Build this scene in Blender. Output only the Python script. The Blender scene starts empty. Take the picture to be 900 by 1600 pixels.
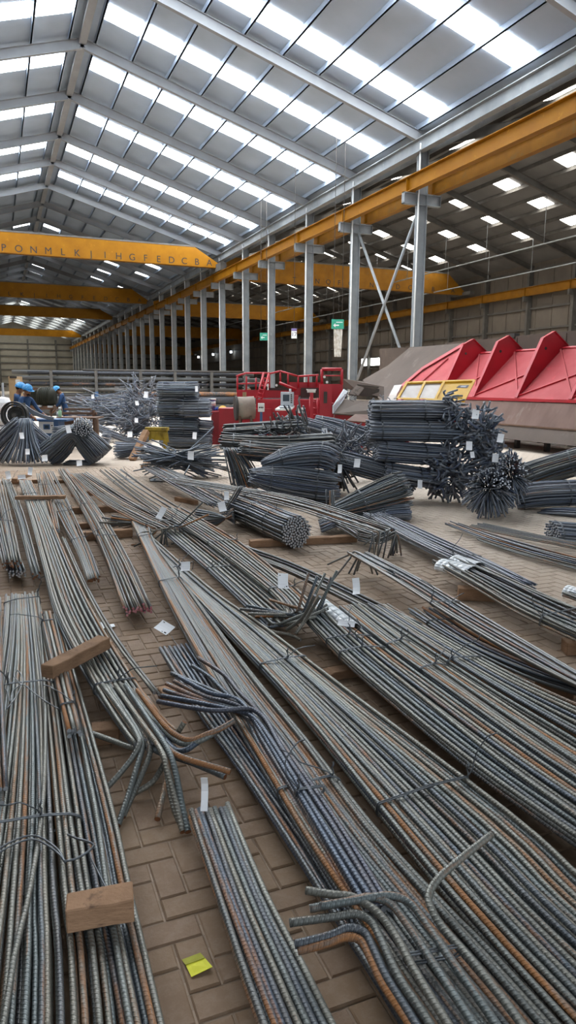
import bpy, bmesh, math, random
from mathutils import Vector, Matrix
random.seed(7)
scene = bpy.context.scene
COL = scene.collection
R = math.radians
# ------------------------------------------------------------------ camera, light, exposure
IMG_W, IMG_H, FPX, CAM_H = 900, 1600, 1100.0, 1.7
ROLL = R(0.4)
_dx, _dy = -455.0, -200.0                       # vanishing point of the hall's long axis, from the picture's centre
_ux = math.cos(ROLL)*_dx + math.sin(ROLL)*_dy
_uy = -math.sin(ROLL)*_dx + math.cos(ROLL)*_dy
PITCH = math.atan2(-_uy, FPX)
YAW = math.atan2(-_ux, math.hypot(FPX, _uy))
cam = bpy.data.cameras.new('camera'); camo = bpy.data.objects.new('camera', cam); COL.objects.link(camo)
cam.sensor_fit = 'VERTICAL'; cam.sensor_height = 36.0; cam.lens = 36.0*FPX/IMG_H
cam.clip_end = 600; cam.clip_start = 0.05
camo.matrix_world = (Matrix.Translation((0, 0, CAM_H)) @ Matrix.Rotation(-YAW, 4, 'Z') @ Matrix.Rotation(-PITCH, 4, 'X')
                     @ Matrix.Rotation(R(90), 4, 'X') @ Matrix.Rotation(ROLL, 4, 'Z'))
scene.camera = camo
CAM_M = camo.matrix_world.copy()
world = bpy.data.worlds.new('world'); scene.world = world; world.use_nodes = True
world.node_tree.nodes['Background'].inputs[0].default_value = (0.86, 0.93, 1.0, 1)
world.node_tree.nodes['Background'].inputs[1].default_value = 0.6
SKYLIGHT_STRENGTH = 11.0
scene.view_settings.view_transform = 'Standard'; scene.view_settings.look = 'None'
scene.view_settings.gamma = 1.0; scene.view_settings.exposure = 1.0
scene.view_settings.use_curve_mapping = False
try:
    scene.cycles.use_denoising = True
    scene.cycles.max_bounces = 8; scene.cycles.diffuse_bounces = 5; scene.cycles.glossy_bounces = 3
    scene.cycles.transparent_max_bounces = 8; scene.cycles.sample_clamp_indirect = 6.0
    scene.cycles.caustics_reflective = False; scene.cycles.caustics_refractive = False
except Exception:
    pass

# ------------------------------------------------------------------ photograph pixel -> place
def ray(px, py):
    return (CAM_M.to_3x3() @ Vector((px-450.0, 800.0-py, -FPX))).normalized()
EYE = Vector((0, 0, CAM_H))
FWD = Vector((math.sin(YAW), math.cos(YAW), 0)); RGT = Vector((math.cos(YAW), -math.sin(YAW), 0))
UP = Vector((0, 0, 1))
def G(px, py, z=0.0):                            # point at height z
    d = ray(px, py); return EYE + d*((z-CAM_H)/d.z)
def AX(px, py, X):
    d = ray(px, py); return EYE + d*(X/d.x)
def AY(px, py, Y):
    d = ray(px, py); return EYE + d*(Y/d.y)
def V(px, py, D):                                # point at forward distance D
    d = ray(px, py); return EYE + d*(D/d.dot(FWD))
def DG(px, py, z=0.0):
    return G(px, py, z).dot(FWD)
CAM_INV = CAM_M.inverted()
def PX(p):
    q = CAM_INV @ Vector(p); return 450 + q.x/-q.z*FPX, 800 - q.y/-q.z*FPX, -q.z
def pxm(D):                                      # metres per pixel at forward distance D
    return D/FPX

# ------------------------------------------------------------------ materials
def nt_new(name):
    m = bpy.data.materials.new(name); m.use_nodes = True
    nt = m.node_tree; b = nt.nodes['Principled BSDF']; return m, nt, b
def N(nt, kind, **kw):
    n = nt.nodes.new(kind)
    for k, v in kw.items():
        if k.startswith('i_'):
            n.inputs[int(k[2:])].default_value = v
        else:
            setattr(n, k, v)
    return n
def mathn(nt, op, a, b=None, c=None):
    n = nt.nodes.new('ShaderNodeMath'); n.operation = op
    for i, v in enumerate((a, b, c)):
        if v is None: continue
        if isinstance(v, (int, float)): n.inputs[i].default_value = v
        else: nt.links.new(v, n.inputs[i])
    return n.outputs[0]
def mixc(nt, fac, a, b):
    n = nt.nodes.new('ShaderNodeMix'); n.data_type = 'RGBA'
    for s, v in ((0, fac), (6, a), (7, b)):
        if isinstance(v, (int, float)): n.inputs[s].default_value = v
        elif isinstance(v, tuple): n.inputs[s].default_value = (*v, 1)
        else: nt.links.new(v, n.inputs[s])
    return n.outputs[2]
def mapr(nt, v, a, b, c=0.0, d=1.0):
    n = nt.nodes.new('ShaderNodeMapRange'); nt.links.new(v, n.inputs[0])
    for i, x in enumerate((a, b, c, d)): n.inputs[i+1].default_value = x
    return n.outputs[0]
def noise(nt, vec, scale, detail=3.0, rough=0.55):
    n = nt.nodes.new('ShaderNodeTexNoise'); n.inputs['Scale'].default_value = scale
    n.inputs['Detail'].default_value = detail; n.inputs['Roughness'].default_value = rough
    if vec is not None: nt.links.new(vec, n.inputs['Vector'])
    return n.outputs['Fac']
MATS = {}
def mat(name, c1, c2=None, rough=0.6, metal=0.0, scale=4.0, stretch=(1, 1, 1), bump=0.0, bscale=40.0, per=0.0, spots=None, lo=0.35, hi=0.65):
    """paint / metal / wood: two tones mixed by noise, optional spots of a third, optional per-object change of lightness."""
    if name in MATS: return MATS[name]
    m, nt, b = nt_new(name)
    tc = nt.nodes.new('ShaderNodeTexCoord'); mp = nt.nodes.new('ShaderNodeMapping'); mp.inputs['Scale'].default_value = stretch
    gi = nt.nodes.new('ShaderNodeNewGeometry')
    nt.links.new(gi.outputs['Position'], mp.inputs['Vector']); vec = mp.outputs[0]
    col = None
    f = mapr(nt, noise(nt, vec, scale, 5), lo, hi)
    col = mixc(nt, f, c1, c2 if c2 else c1)
    if spots:
        f2 = mapr(nt, noise(nt, vec, spots[1], 6, .65), spots[2], spots[2]+.1)
        col = mixc(nt, f2, col, spots[0])
    if per:
        oi = nt.nodes.new('ShaderNodeObjectInfo')
        hs = nt.nodes.new('ShaderNodeHueSaturation'); nt.links.new(col, hs.inputs['Color'])
        nt.links.new(mapr(nt, oi.outputs['Random'], 0, 1, 1-per, 1+per), hs.inputs['Value']); col = hs.outputs[0]
    nt.links.new(col, b.inputs['Base Color']) if not isinstance(col, tuple) else None
    b.inputs['Roughness'].default_value = rough; b.inputs['Metallic'].default_value = metal
    if rough >= .55: b.inputs['Specular IOR Level'].default_value = .15
    if bump:
        bp = nt.nodes.new('ShaderNodeBump'); bp.inputs['Strength'].default_value = bump; bp.inputs['Distance'].default_value = 0.01
        nt.links.new(noise(nt, vec, bscale, 4), bp.inputs['Height']); nt.links.new(bp.outputs[0], b.inputs['Normal'])
    MATS[name] = m
    return m
def emit(name, col, s):
    m, nt, b = nt_new(name); b.inputs['Base Color'].default_value = (*col, 1)
    b.inputs['Emission Color'].default_value = (*col, 1); b.inputs['Emission Strength'].default_value = s
    b.inputs['Roughness'].default_value = 0.5; MATS[name] = m; return m
def rebar_mat(name, ribs, blue, grey, rust=(0.32, 0.125, 0.028), rust_bias=0.0, metal=0.55, rough=0.42):
    """ribbed steel bar; uv.x = 10 * bar number + turn around the bar, uv.y = metres along the bar."""
    m, nt, b = nt_new(name)
    uv = nt.nodes.new('ShaderNodeUVMap'); sp = nt.nodes.new('ShaderNodeSeparateXYZ'); nt.links.new(uv.outputs[0], sp.inputs[0])
    u, v = sp.outputs[0], sp.outputs[1]
    idx = mathn(nt, 'FLOOR', mathn(nt, 'DIVIDE', u, 10.0)); uf = mathn(nt, 'SUBTRACT', u, mathn(nt, 'MULTIPLY', idx, 10.0))
    wn = N(nt, 'ShaderNodeTexWhiteNoise', noise_dimensions='1D'); nt.links.new(idx, wn.inputs['W'])
    sc = nt.nodes.new('ShaderNodeSeparateColor'); nt.links.new(wn.outputs['Color'], sc.inputs[0])
    r1, r2, r3 = sc.outputs[0], sc.outputs[1], sc.outputs[2]
    cb = nt.nodes.new('ShaderNodeCombineXYZ'); nt.links.new(mathn(nt, 'MULTIPLY', uf, .6), cb.inputs[0]); nt.links.new(v, cb.inputs[1])
    nt.links.new(mathn(nt, 'MULTIPLY', idx, 3.713), cb.inputs[2])
    n1 = noise(nt, cb.outputs[0], 1.3, 5, .6); n2 = noise(nt, cb.outputs[0], 14.0, 4, .7)
    base = mixc(nt, mapr(nt, r1, 0, .35), tuple(x*k for x, k in zip(blue, (.45, .52, .75))), blue); base = mixc(nt, mapr(nt, r1, .4, .9), base, grey)
    base = mixc(nt, mapr(nt, n2, .3, .75, 0, .45), base, (0.10, 0.105, 0.11))
    dull = mathn(nt, 'MULTIPLY', mathn(nt, 'POWER', r3, 1.3), mapr(nt, n1, .3, .7, .1, .75))
    base = mixc(nt, dull, base, (0.165, 0.135, 0.098))
    thr = mathn(nt, 'SUBTRACT', 0.655+rust_bias, mathn(nt, 'MULTIPLY', mathn(nt, 'POWER', r2, 3.0), 0.22))
    rf = mathn(nt, 'SUBTRACT', mathn(nt, 'ADD', mathn(nt, 'MULTIPLY', n1, .66), mathn(nt, 'MULTIPLY', n2, .34)), thr)
    rf = mapr(nt, rf, -0.05, 0.10, 0, .8)
    rc = mixc(nt, n2, tuple(x*.8 for x in rust), tuple(min(1, x*1.6) for x in rust))
    col = mixc(nt, rf, base, rc)
    nt.links.new(col, b.inputs['Base Color'])
    nt.links.new(mathn(nt, 'SUBTRACT', metal, mathn(nt, 'MULTIPLY', rf, metal*.9)), b.inputs['Metallic'])
    nt.links.new(mathn(nt, 'ADD', rough, mathn(nt, 'MULTIPLY', rf, .4)), b.inputs['Roughness'])
    if ribs:
        ph = mathn(nt, 'ADD', mathn(nt, 'DIVIDE', v, ribs), mathn(nt, 'MULTIPLY', uf, 2.0))
        s = mathn(nt, 'SINE', mathn(nt, 'MULTIPLY', ph, 6.2832))
        h = mapr(nt, s, 0.0, 0.8)
        bp = nt.nodes.new('ShaderNodeBump'); bp.inputs['Strength'].default_value = 0.9; bp.inputs['Distance'].default_value = 0.0022
        nt.links.new(h, bp.inputs['Height']); nt.links.new(bp.outputs[0], b.inputs['Normal'])
    MATS[name] = m; return m
M_BAR = rebar_mat('ribbed_bar', 0.015, (0.14, 0.17, 0.172), (0.25, 0.25, 0.215), metal=.42)
M_BARO = rebar_mat('ribbed_bar_dimmed', 0.015, (0.098, 0.12, 0.122), (0.18, 0.172, 0.142), metal=.4, rust_bias=-.015)  # copy of the bar steel, colour darkened to offset strong skylight on these piles
M_BARB = rebar_mat('ribbed_bar_blue', 0.016, (0.095, 0.125, 0.165), (0.15, 0.178, 0.20), rust_bias=.05)
M_MID = rebar_mat('bar_mid', 0, (0.105, 0.132, 0.152), (0.19, 0.20, 0.197), rust_bias=.04)
M_FAR = rebar_mat('bar_hazy', 0, (0.14, 0.178, 0.235), (0.23, 0.265, 0.32), rust_bias=.14, metal=.15)  # stack bars: colour lifted to stand in for haze in the hall
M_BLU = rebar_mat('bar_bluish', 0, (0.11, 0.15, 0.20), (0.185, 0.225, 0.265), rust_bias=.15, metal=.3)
M_CUT = mat('cut_steel', (0.55, 0.58, 0.62), (0.35, 0.37, 0.40), rough=.35, metal=.7, scale=60)
M_CUTR = mat('cut_rusty', (0.22, 0.09, 0.04), (0.12, 0.06, 0.035), rough=.8, scale=60)
M_CUTP = mat('cut_red_paint', (0.34, 0.05, 0.075), (0.55, 0.30, 0.31), rough=.5, scale=90)
M_WIRE = mat('binding_wire', (0.10, 0.115, 0.13), (0.15, 0.16, 0.17), rough=.4, metal=.7, scale=30)
M_TAG = mat('white_paper', (0.93, 0.945, 0.96), (0.90, 0.915, 0.94), rough=.6, scale=9)
M_PRINT = mat('black_print', (0.03, 0.03, 0.035), rough=.6)
M_WOOD = mat('timber', (0.37, 0.225, 0.135), (0.26, 0.155, 0.092), rough=.85, scale=7, stretch=(1, 1, 3), bump=.5, bscale=30, per=.2, spots=((0.12, .075, .05), 9, .62))
M_STEEL = mat('galvanised_column', (0.30, 0.32, 0.335), (0.23, 0.25, 0.265), rough=.55, metal=.25, scale=1.5, spots=((.36, .385, .40), 3, .62))
M_RAFT = mat('rafter_paint', (0.30, 0.315, 0.33), (0.26, 0.27, 0.285), rough=.6, scale=1.0)
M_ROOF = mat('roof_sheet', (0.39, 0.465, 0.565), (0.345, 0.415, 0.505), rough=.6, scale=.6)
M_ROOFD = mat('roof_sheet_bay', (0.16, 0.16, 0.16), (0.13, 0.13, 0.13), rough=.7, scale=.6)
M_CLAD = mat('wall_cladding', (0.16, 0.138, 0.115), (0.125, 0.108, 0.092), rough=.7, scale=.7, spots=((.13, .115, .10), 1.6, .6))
M_GIRT = mat('girt_steel', (0.09, 0.085, 0.08), (0.12, 0.115, 0.105), rough=.7, scale=2)
M_YEL = mat('crane_yellow', (0.27, 0.115, 0.003), (0.23, 0.092, 0.002), rough=.55, scale=1.2, spots=((.42, .19, .012), 2.2, .63))
M_YELD = mat('crane_yellow_dull', (0.26, 0.115, 0.009), (0.20, 0.085, 0.008), rough=.6, scale=1.2, spots=((.20, .11, .03), 2.0, .58))
M_RED = mat('machine_red', (0.40, 0.010, 0.022), (0.33, 0.008, 0.018), rough=.42, scale=1.5)
M_REDD = mat('machine_red_dusty', (0.40, 0.085, 0.090), (0.35, 0.06, 0.068), rough=.6, scale=1.6, spots=((.50, .075, .09), 2.5, .60))
M_SHEET = mat('worn_steel_sheet', (0.098, 0.074, 0.060), (0.075, 0.056, 0.046), rough=.62, scale=.9, stretch=(1, 1, .6), spots=((.125, .098, .08), 1.3, .58))
M_SHEETR = mat('worn_brown_sheet', (0.16, 0.098, 0.078), (0.12, 0.07, 0.055), rough=.55, scale=.9, stretch=(1, 2.2, 1), spots=((.19, .135, .108), 1.3, .6))
M_PIPE = rebar_mat('dark_pipe', 0, (0.04, 0.045, 0.052), (0.075, 0.078, 0.08), rust_bias=.05, metal=.3, rough=.55)
M_DARK = mat('dark_steel', (0.045, 0.042, 0.04), (0.07, 0.062, 0.055), rough=.7, scale=3)
M_RUST = mat('rusty_steel', (0.17, 0.10, 0.07), (0.11, 0.075, 0.055), rough=.75, scale=3)
M_BLUE = mat('blue_paint', (0.03, 0.085, 0.20), (0.045, 0.11, 0.24), rough=.5, scale=2)
M_NAVY = mat('navy_cloth', (0.025, 0.055, 0.13), (0.035, 0.075, 0.16), rough=.85, scale=12)
M_HELM = mat('blue_helmet', (0.03, 0.27, 0.62), (0.04, 0.30, 0.66), rough=.35)
M_SKIN = mat('skin', (0.25, 0.125, 0.075), (0.22, 0.105, 0.06), rough=.6)
M_HAIR = mat('black_hair', (0.012, 0.01, 0.01), rough=.7)
M_WHITE = mat('white_paint', (0.72, 0.73, 0.72), (0.62, 0.63, 0.62), rough=.5, scale=3)
M_GREYP = mat('grey_plastic', (0.42, 0.45, 0.48), (0.38, 0.40, 0.43), rough=.45)
M_SCREEN = mat('dark_screen', (0.02, 0.035, 0.05), (0.03, 0.05, 0.07), rough=.15)
M_GREEN = mat('sign_green', (0.015, 0.24, 0.155), (0.02, 0.27, 0.17), rough=.5)
M_TAN = mat('tan_board', (0.42, 0.30, 0.17), (0.35, 0.245, 0.14), rough=.8, scale=4)
M_YPAN = mat('yellow_panel', (0.68, 0.40, 0.035), (0.60, 0.345, 0.03), rough=.45, scale=2)
M_OLIVE = mat('trestle_yellow', (0.38, 0.28, 0.04), (0.25, 0.185, 0.04), rough=.7, scale=4, spots=((.13, .09, .04), 5, .58))
M_NOTE = mat('yellow_note', (0.78, 0.76, 0.06), (0.70, 0.68, 0.05), rough=.6, scale=20)
M_NOTE2 = mat('yellow_note_dirty', (0.42, 0.42, 0.05), (0.33, 0.32, 0.05), rough=.7, scale=30)
def plastic_film():
    m, nt, b = nt_new('plastic_film'); b.inputs['Base Color'].default_value = (.78, .82, .85, 1); b.inputs['Roughness'].default_value = .28
    g = nt.nodes.new('ShaderNodeNewGeometry'); bp = nt.nodes.new('ShaderNodeBump'); bp.inputs['Strength'].default_value = .25; bp.inputs['Distance'].default_value = .01
    nt.links.new(noise(nt, g.outputs['Position'], 16, 4), bp.inputs['Height']); nt.links.new(bp.outputs[0], b.inputs['Normal']); return m
M_FILM = plastic_film()
M_SKY = emit('skylight_sheet', (0.93, 0.97, 1.0), SKYLIGHT_STRENGTH)
M_SKYB = emit('skylight_sheet_bay', (1.0, 0.97, 0.90), SKYLIGHT_STRENGTH*1.0)
M_SKYF = emit('skylight_sheet_old', (0.92, 0.92, 0.84), 4.5)
M_OPEN = emit('daylight_opening', (0.90, 0.97, 0.95), 3.0)
M_LAMP = emit('lamp_bulb', (0.75, 0.88, 1.0), 9.0)
M_PANE = mat('dusty_pane', (0.30, 0.25, 0.22), (0.40, 0.35, 0.31), rough=.25, scale=3, spots=((.62, .58, .52), 3.5, .66))

# ------------------------------------------------------------------ objects
ORIG = {}                                        # world origin of every Empty / mesh made
def tag(o, label=None, cat=None, group=None, kind=None):
    if label: o['label'] = label
    if cat: o['category'] = cat
    if group: o['group'] = group
    if kind: o['kind'] = kind
    return o
def thing(name, label, cat, loc=(0, 0, 0), group=None):
    o = bpy.data.objects.new(name, None); COL.objects.link(o); o.location = loc; o.empty_display_size = .1
    ORIG[o.name] = Vector(loc); return tag(o, label, cat, group)
def link_mesh(name, me, parent=None, loc=None):
    o = bpy.data.objects.new(name, me); COL.objects.link(o)
    if parent is not None: o.parent = parent
    if loc is not None:
        o.location = Vector(loc) - (ORIG[parent.name] if parent is not None else Vector())
    ORIG[o.name] = Vector(loc) if loc is not None else (ORIG[parent.name].copy() if parent is not None else Vector())
    return o
class MB:
    """collects boxes, prisms and tubes in world space; build() links them as one mesh object."""
    def __init__(s): s.v = []; s.f = []; s.mi = []; s.uv = []; s.sm = []
    def poly(s, pts, m=0, sm=False):
        b = len(s.v); s.v += [tuple(p) for p in pts]; s.f.append(tuple(range(b, b+len(pts)))); s.mi.append(m); s.uv.append(None); s.sm.append(sm)
    def box(s, lo, hi, m=0):
        x0, y0, z0 = lo; x1, y1, z1 = hi
        s.hexa([(x0, y0, z0), (x1, y0, z0), (x1, y1, z0), (x0, y1, z0), (x0, y0, z1), (x1, y0, z1), (x1, y1, z1), (x0, y1, z1)], m)
    def hexa(s, p, m=0):
        b = len(s.v); s.v += [tuple(q) for q in p]
        for q in ((0, 3, 2, 1), (4, 5, 6, 7), (0, 1, 5, 4), (1, 2, 6, 5), (2, 3, 7, 6), (3, 0, 4, 7)):
            s.f.append(tuple(b+i for i in q)); s.mi.append(m); s.uv.append(None); s.sm.append(False)
    def obox(s, c, ex, ey, ez, m=0):             # centre and three half-axis vectors
        c = Vector(c); ex = Vector(ex); ey = Vector(ey); ez = Vector(ez)
        s.hexa([c-ex-ey-ez, c+ex-ey-ez, c+ex+ey-ez, c-ex+ey-ez, c-ex-ey+ez, c+ex-ey+ez, c+ex+ey+ez, c-ex+ey+ez], m)
    def beam(s, a, b, w, h, up=(0, 0, 1), m=0):  # rectangular bar from a to b
        a = Vector(a); b = Vector(b); t = (b-a).normalized(); u = Vector(up); sd = t.cross(u)
        if sd.length < 1e-4: sd = t.cross(Vector((1, 0, 0)))
        sd.normalize(); u = sd.cross(t)
        s.obox((a+b)/2, (b-a)/2, sd*w/2, u*h/2, m)
    def prism(s, pts, off, m=0):                 # polygon pushed along off
        n = len(pts); off = Vector(off); b = len(s.v)
        s.v += [tuple(Vector(p)) for p in pts] + [tuple(Vector(p)+off) for p in pts]
        s.f.append(tuple(range(b+n-1, b-1, -1))); s.f.append(tuple(range(b+n, b+2*n))); 
        for i in range(n): j = (i+1) % n; s.f.append((b+i, b+j, b+n+j, b+n+i))
        s.mi += [m]*(n+2); s.uv += [None]*(n+2); s.sm += [False]*(n+2)
    def tube(s, path, r, sides=6, m=0, mc=None, uvi=0, v0=0.0, closed=False, taper=None):
        P = [Vector(p) for p in path]; n = len(P); b = len(s.v); t0 = None; nr = None; L = v0; vs = []
        for i in range(n):
            if closed: t = P[(i+1) % n]-P[i-1]
            else: t = P[min(i+1, n-1)]-P[max(i-1, 0)]
            if t.length < 1e-9: t = Vector((0, 0, 1))
            t.normalize()
            if nr is None:
                a = UP if abs(t.z) < .9 else Vector((1, 0, 0)); nr = (a - t*a.dot(t)).normalized()
            else:
                nr = nr - t*nr.dot(t)
                if nr.length < 1e-6: nr = t.orthogonal()
                nr.normalize()
            bn = t.cross(nr); rr = r if taper is None else r*taper[i]
            if i: L += (P[i]-P[i-1]).length
            vs.append(L)
            for k in range(sides):
                a = 2*math.pi*k/sides; q = P[i]+nr*(math.cos(a)*rr)+bn*(math.sin(a)*rr); s.v.append((q.x, q.y, q.z))
        rng = n if closed else n-1
        for i in range(rng):
            i2 = (i+1) % n
            for k in range(sides):
                k2 = (k+1) % sides
                s.f.append((b+i*sides+k, b+i*sides+k2, b+i2*sides+k2, b+i2*sides+k)); s.mi.append(m); s.sm.append(True)
                ua, ub = uvi*10+k/sides, uvi*10+(k+1)/sides; va, vb = vs[i], (vs[i2] if i2 else vs[i]+.1)
                s.uv.append(((ua, va), (ub, va), (ub, vb), (ua, vb)))
        if not closed:
            mc = m if mc is None else mc
            s.f.append(tuple(b+k for k in range(sides-1, -1, -1))); s.mi.append(mc); s.uv.append(None); s.sm.append(False)
            s.f.append(tuple(b+(n-1)*sides+k for k in range(sides))); s.mi.append(mc); s.uv.append(None); s.sm.append(False)
    def build(s, name, mats, parent=None, loc=None, bevel=0):
        if not isinstance(mats, (list, tuple)): mats = [mats]
        if loc is None: loc = ORIG[parent.name] if parent is not None else Vector()
        loc = Vector(loc)
        me = bpy.data.meshes.new(name)
        me.from_pydata([(x-loc.x, y-loc.y, z-loc.z) for x, y, z in s.v], [], s.f)
        for m in mats: me.materials.append(m)
        if len(mats) > 1: me.polygons.foreach_set('material_index', s.mi)
        me.polygons.foreach_set('use_smooth', s.sm)
        if any(u is not None for u in s.uv):
            ul = me.uv_layers.new(name='UVMap'); fl = []
            for f, u in zip(s.f, s.uv):
                if u is None:
                    fl += [0.5, 0.0]*len(f)
                else:
                    for q in u: fl += q
            ul.data.foreach_set('uv', fl)
        o = link_mesh(name, me, parent, loc)
        if bevel:
            md = o.modifiers.new('bevel', 'BEVEL'); md.width = bevel; md.segments = 1; md.limit_method = 'ANGLE'
        return o
def dup(o, parent, loc):                         # copy sharing the mesh
    c = o.copy(); COL.objects.link(c); c.parent = parent
    c.location = Vector(loc) - (ORIG[parent.name] if parent is not None else Vector()); ORIG[c.name] = Vector(loc); return c
def text(name, s, pos, ex, ey, size, m, parent, extrude=.003, bold=.0):
    """flat lettering: ex = reading direction, ey = up of the letters."""
    cu = bpy.data.curves.new(name, 'FONT'); cu.body = s; cu.size = size; cu.align_x = 'CENTER'; cu.align_y = 'CENTER'; cu.extrude = extrude; cu.offset = bold*size
    cu.materials.append(m); o = bpy.data.objects.new(name, cu); COL.objects.link(o); o.parent = parent
    ex = Vector(ex).normalized(); ey = Vector(ey).normalized(); ez = ex.cross(ey)
    bpy.context.view_layer.update(); me = bpy.data.meshes.new_from_object(o.evaluated_get(bpy.context.evaluated_depsgraph_get())); bpy.data.objects.remove(o)
    me.name = name; o = bpy.data.objects.new(name, me); COL.objects.link(o); o.parent = parent
    Mx = Matrix((ex, ey, ez)).transposed().to_4x4(); Mx.translation = Vector(pos)-(ORIG[parent.name] if parent else Vector()); o.matrix_local = Mx
    return o
def smooth_path(P, sub):
    """Catmull-Rom through P, sub points per span."""
    P = [Vector(p) for p in P]; n = len(P); out = []
    if n < 3 or sub < 2:
        return P
    for i in range(n-1):
        a, b, c, d = P[max(i-1, 0)], P[i], P[i+1], P[min(i+2, n-1)]
        for k in range(sub):
            t = k/sub
            out.append(.5*((2*b)+(c-a)*t+(2*a-5*b+4*c-d)*t*t+(3*b-a-3*c+d)*t**3))
    out.append(P[-1]); return out

# ------------------------------------------------------------------ the hall
XC, XR, ZE, ZR = 17.93, 4.35, 12.37, 16.38       # column line, ridge, eave height, ridge height
XL = 2*XR-XC; XB, XW = 31.5, 45.07               # left eave; ridge and right wall of the neighbouring bay
SL = (ZR-ZE)/(XC-XR)
Y0, Y1 = -6.0, 186.0
def roofz(x):
    if x <= XC: return ZR-abs(x-XR)*SL
    return ZR-abs(x-XB)*SL
FRAMES = [18.3, 28.5, 34.8, 40.8, 47.2, 52.7, 58.8, 64.6] + [64.6+5.9*k for k in range(1, 21)]
SKYROWS = [16.3, 21.7, 26.9, 32.1, 37.2, 43.6, 50.0, 56.2]
LIFT = .42                                      # roof sheet above the rafters' centre line

floor_b = MB(); floor_b.poly([(-12, -8, -.006), (60, -8, -.006), (60, 190, -.006), (-12, 190, -.006)])
def pale_blend(nt, p, col):
    """mixes in a paler, greyer tone that grows with X and Y, broken by noise."""
    sx = nt.nodes.new('ShaderNodeSeparateXYZ'); nt.links.new(p, sx.inputs[0])
    w = mathn(nt, 'ADD', mathn(nt, 'MULTIPLY', sx.outputs[0], 1.1), mathn(nt, 'MULTIPLY', sx.outputs[1], .22))
    w = mathn(nt, 'ADD', w, mathn(nt, 'MULTIPLY', noise(nt, p, .7, 5, .6), 5.0))
    return mixc(nt, mapr(nt, w, 5.5, 11.5, 0, .9), col, (0.58, 0.50, 0.415))
def floor_mat():
    m, nt, b = nt_new('paved_floor'); g = nt.nodes.new('ShaderNodeNewGeometry'); p = g.outputs['Position']
    a = noise(nt, p, .55, 5, .6); c = noise(nt, p, 5.0, 5, .65)
    col = mixc(nt, mapr(nt, a, .35, .68), (0.26, 0.182, 0.122), (0.34, 0.252, 0.178))
    col = mixc(nt, mapr(nt, c, .5, .8, 0, .5), col, (0.40, 0.33, 0.27))
    col = pale_blend(nt, p, col)
    br = nt.nodes.new('ShaderNodeTexBrick'); nt.links.new(p, br.inputs['Vector'])
    br.inputs['Scale'].default_value = 5.0; br.inputs['Mortar Size'].default_value = .012; br.inputs['Color1'].default_value = (1, 1, 1, 1)
    br.inputs['Color2'].default_value = (.92, .92, .92, 1); br.inputs['Mortar'].default_value = (.78, .76, .74, 1)
    mx = nt.nodes.new('ShaderNodeMix'); mx.data_type = 'RGBA'; mx.blend_type = 'MULTIPLY'; mx.inputs[0].default_value = 1
    nt.links.new(col, mx.inputs[6]); nt.links.new(br.outputs[0], mx.inputs[7]); nt.links.new(mx.outputs[2], b.inputs['Base Color'])
    b.inputs['Roughness'].default_value = .8; return m
FLOOR = floor_b.build('floor', floor_mat()); tag(FLOOR, 'brown concrete block paving of the hall floor', 'floor', kind='structure')
def paver_mat():
    m, nt, b = nt_new('paver'); g = nt.nodes.new('ShaderNodeNewGeometry'); p = g.outputs['Position']
    at = nt.nodes.new('ShaderNodeUVMap'); wn = N(nt, 'ShaderNodeTexWhiteNoise', noise_dimensions='2D'); nt.links.new(at.outputs[0], wn.inputs['Vector'])
    a = noise(nt, p, .55, 5, .6); c = noise(nt, p, 22.0, 5, .7)
    col = mixc(nt, mapr(nt, a, .35, .68), (0.20, 0.122, 0.066), (0.285, 0.19, 0.112))
    col = mixc(nt, mapr(nt, wn.outputs['Value'], 0, 1, 0, .5), col, (0.20, 0.125, 0.085))
    col = mixc(nt, mapr(nt, c, .45, .8, 0, .45), col, (0.37, 0.29, 0.22))
    col = pale_blend(nt, p, col)
    nt.links.new(col, b.inputs['Base Color']); b.inputs['Roughness'].default_value = .8
    bp = nt.nodes.new('ShaderNodeBump'); bp.inputs['Strength'].default_value = .35; bp.inputs['Distance'].default_value = .004
    nt.links.new(noise(nt, p, 90, 4), bp.inputs['Height']); nt.links.new(bp.outputs[0], b.inputs['Normal']); return m
M_PAV = paver_mat()
COVER = []                                       # pixel outlines of the bundles on the floor, to choose which pavers stay single
def covered(x, y):
    for poly in COVER:
        ins = False; n = len(poly)
        for i in range(n):
            (x1, y1), (x2, y2) = poly[i], poly[i-1]
            if (y1 > y) != (y2 > y) and x < (x2-x1)*(y-y1)/(y2-y1)+x1: ins = not ins
        if ins: return True
    return False
def paver_shape(mb, x0, y0, x1, y1, dz, seed):
    g = .003; x0 += g; y0 += g; x1 -= g; y1 -= g; c = .005; z = dz; zb = -.03
    b = len(mb.v)
    mb.v += [(x0, y0, zb), (x1, y0, zb), (x1, y1, zb), (x0, y1, zb), (x0, y0, z-c), (x1, y0, z-c), (x1, y1, z-c), (x0, y1, z-c),
             (x0+c, y0+c, z), (x1-c, y0+c, z), (x1-c, y1-c, z), (x0+c, y1-c, z)]
    F = [(8, 9, 10, 11)] + [(4+i, 4+(i+1) % 4, 8+(i+1) % 4, 8+i) for i in range(4)] + [(i, (i+1) % 4, 4+(i+1) % 4, 4+i) for i in range(4)]
    uv = (random.random()*50+1, random.random()*50+1)
    for f in F: mb.f.append(tuple(b+i for i in f)); mb.mi.append(0); mb.sm.append(False); mb.uv.append((uv,)*4)
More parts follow.
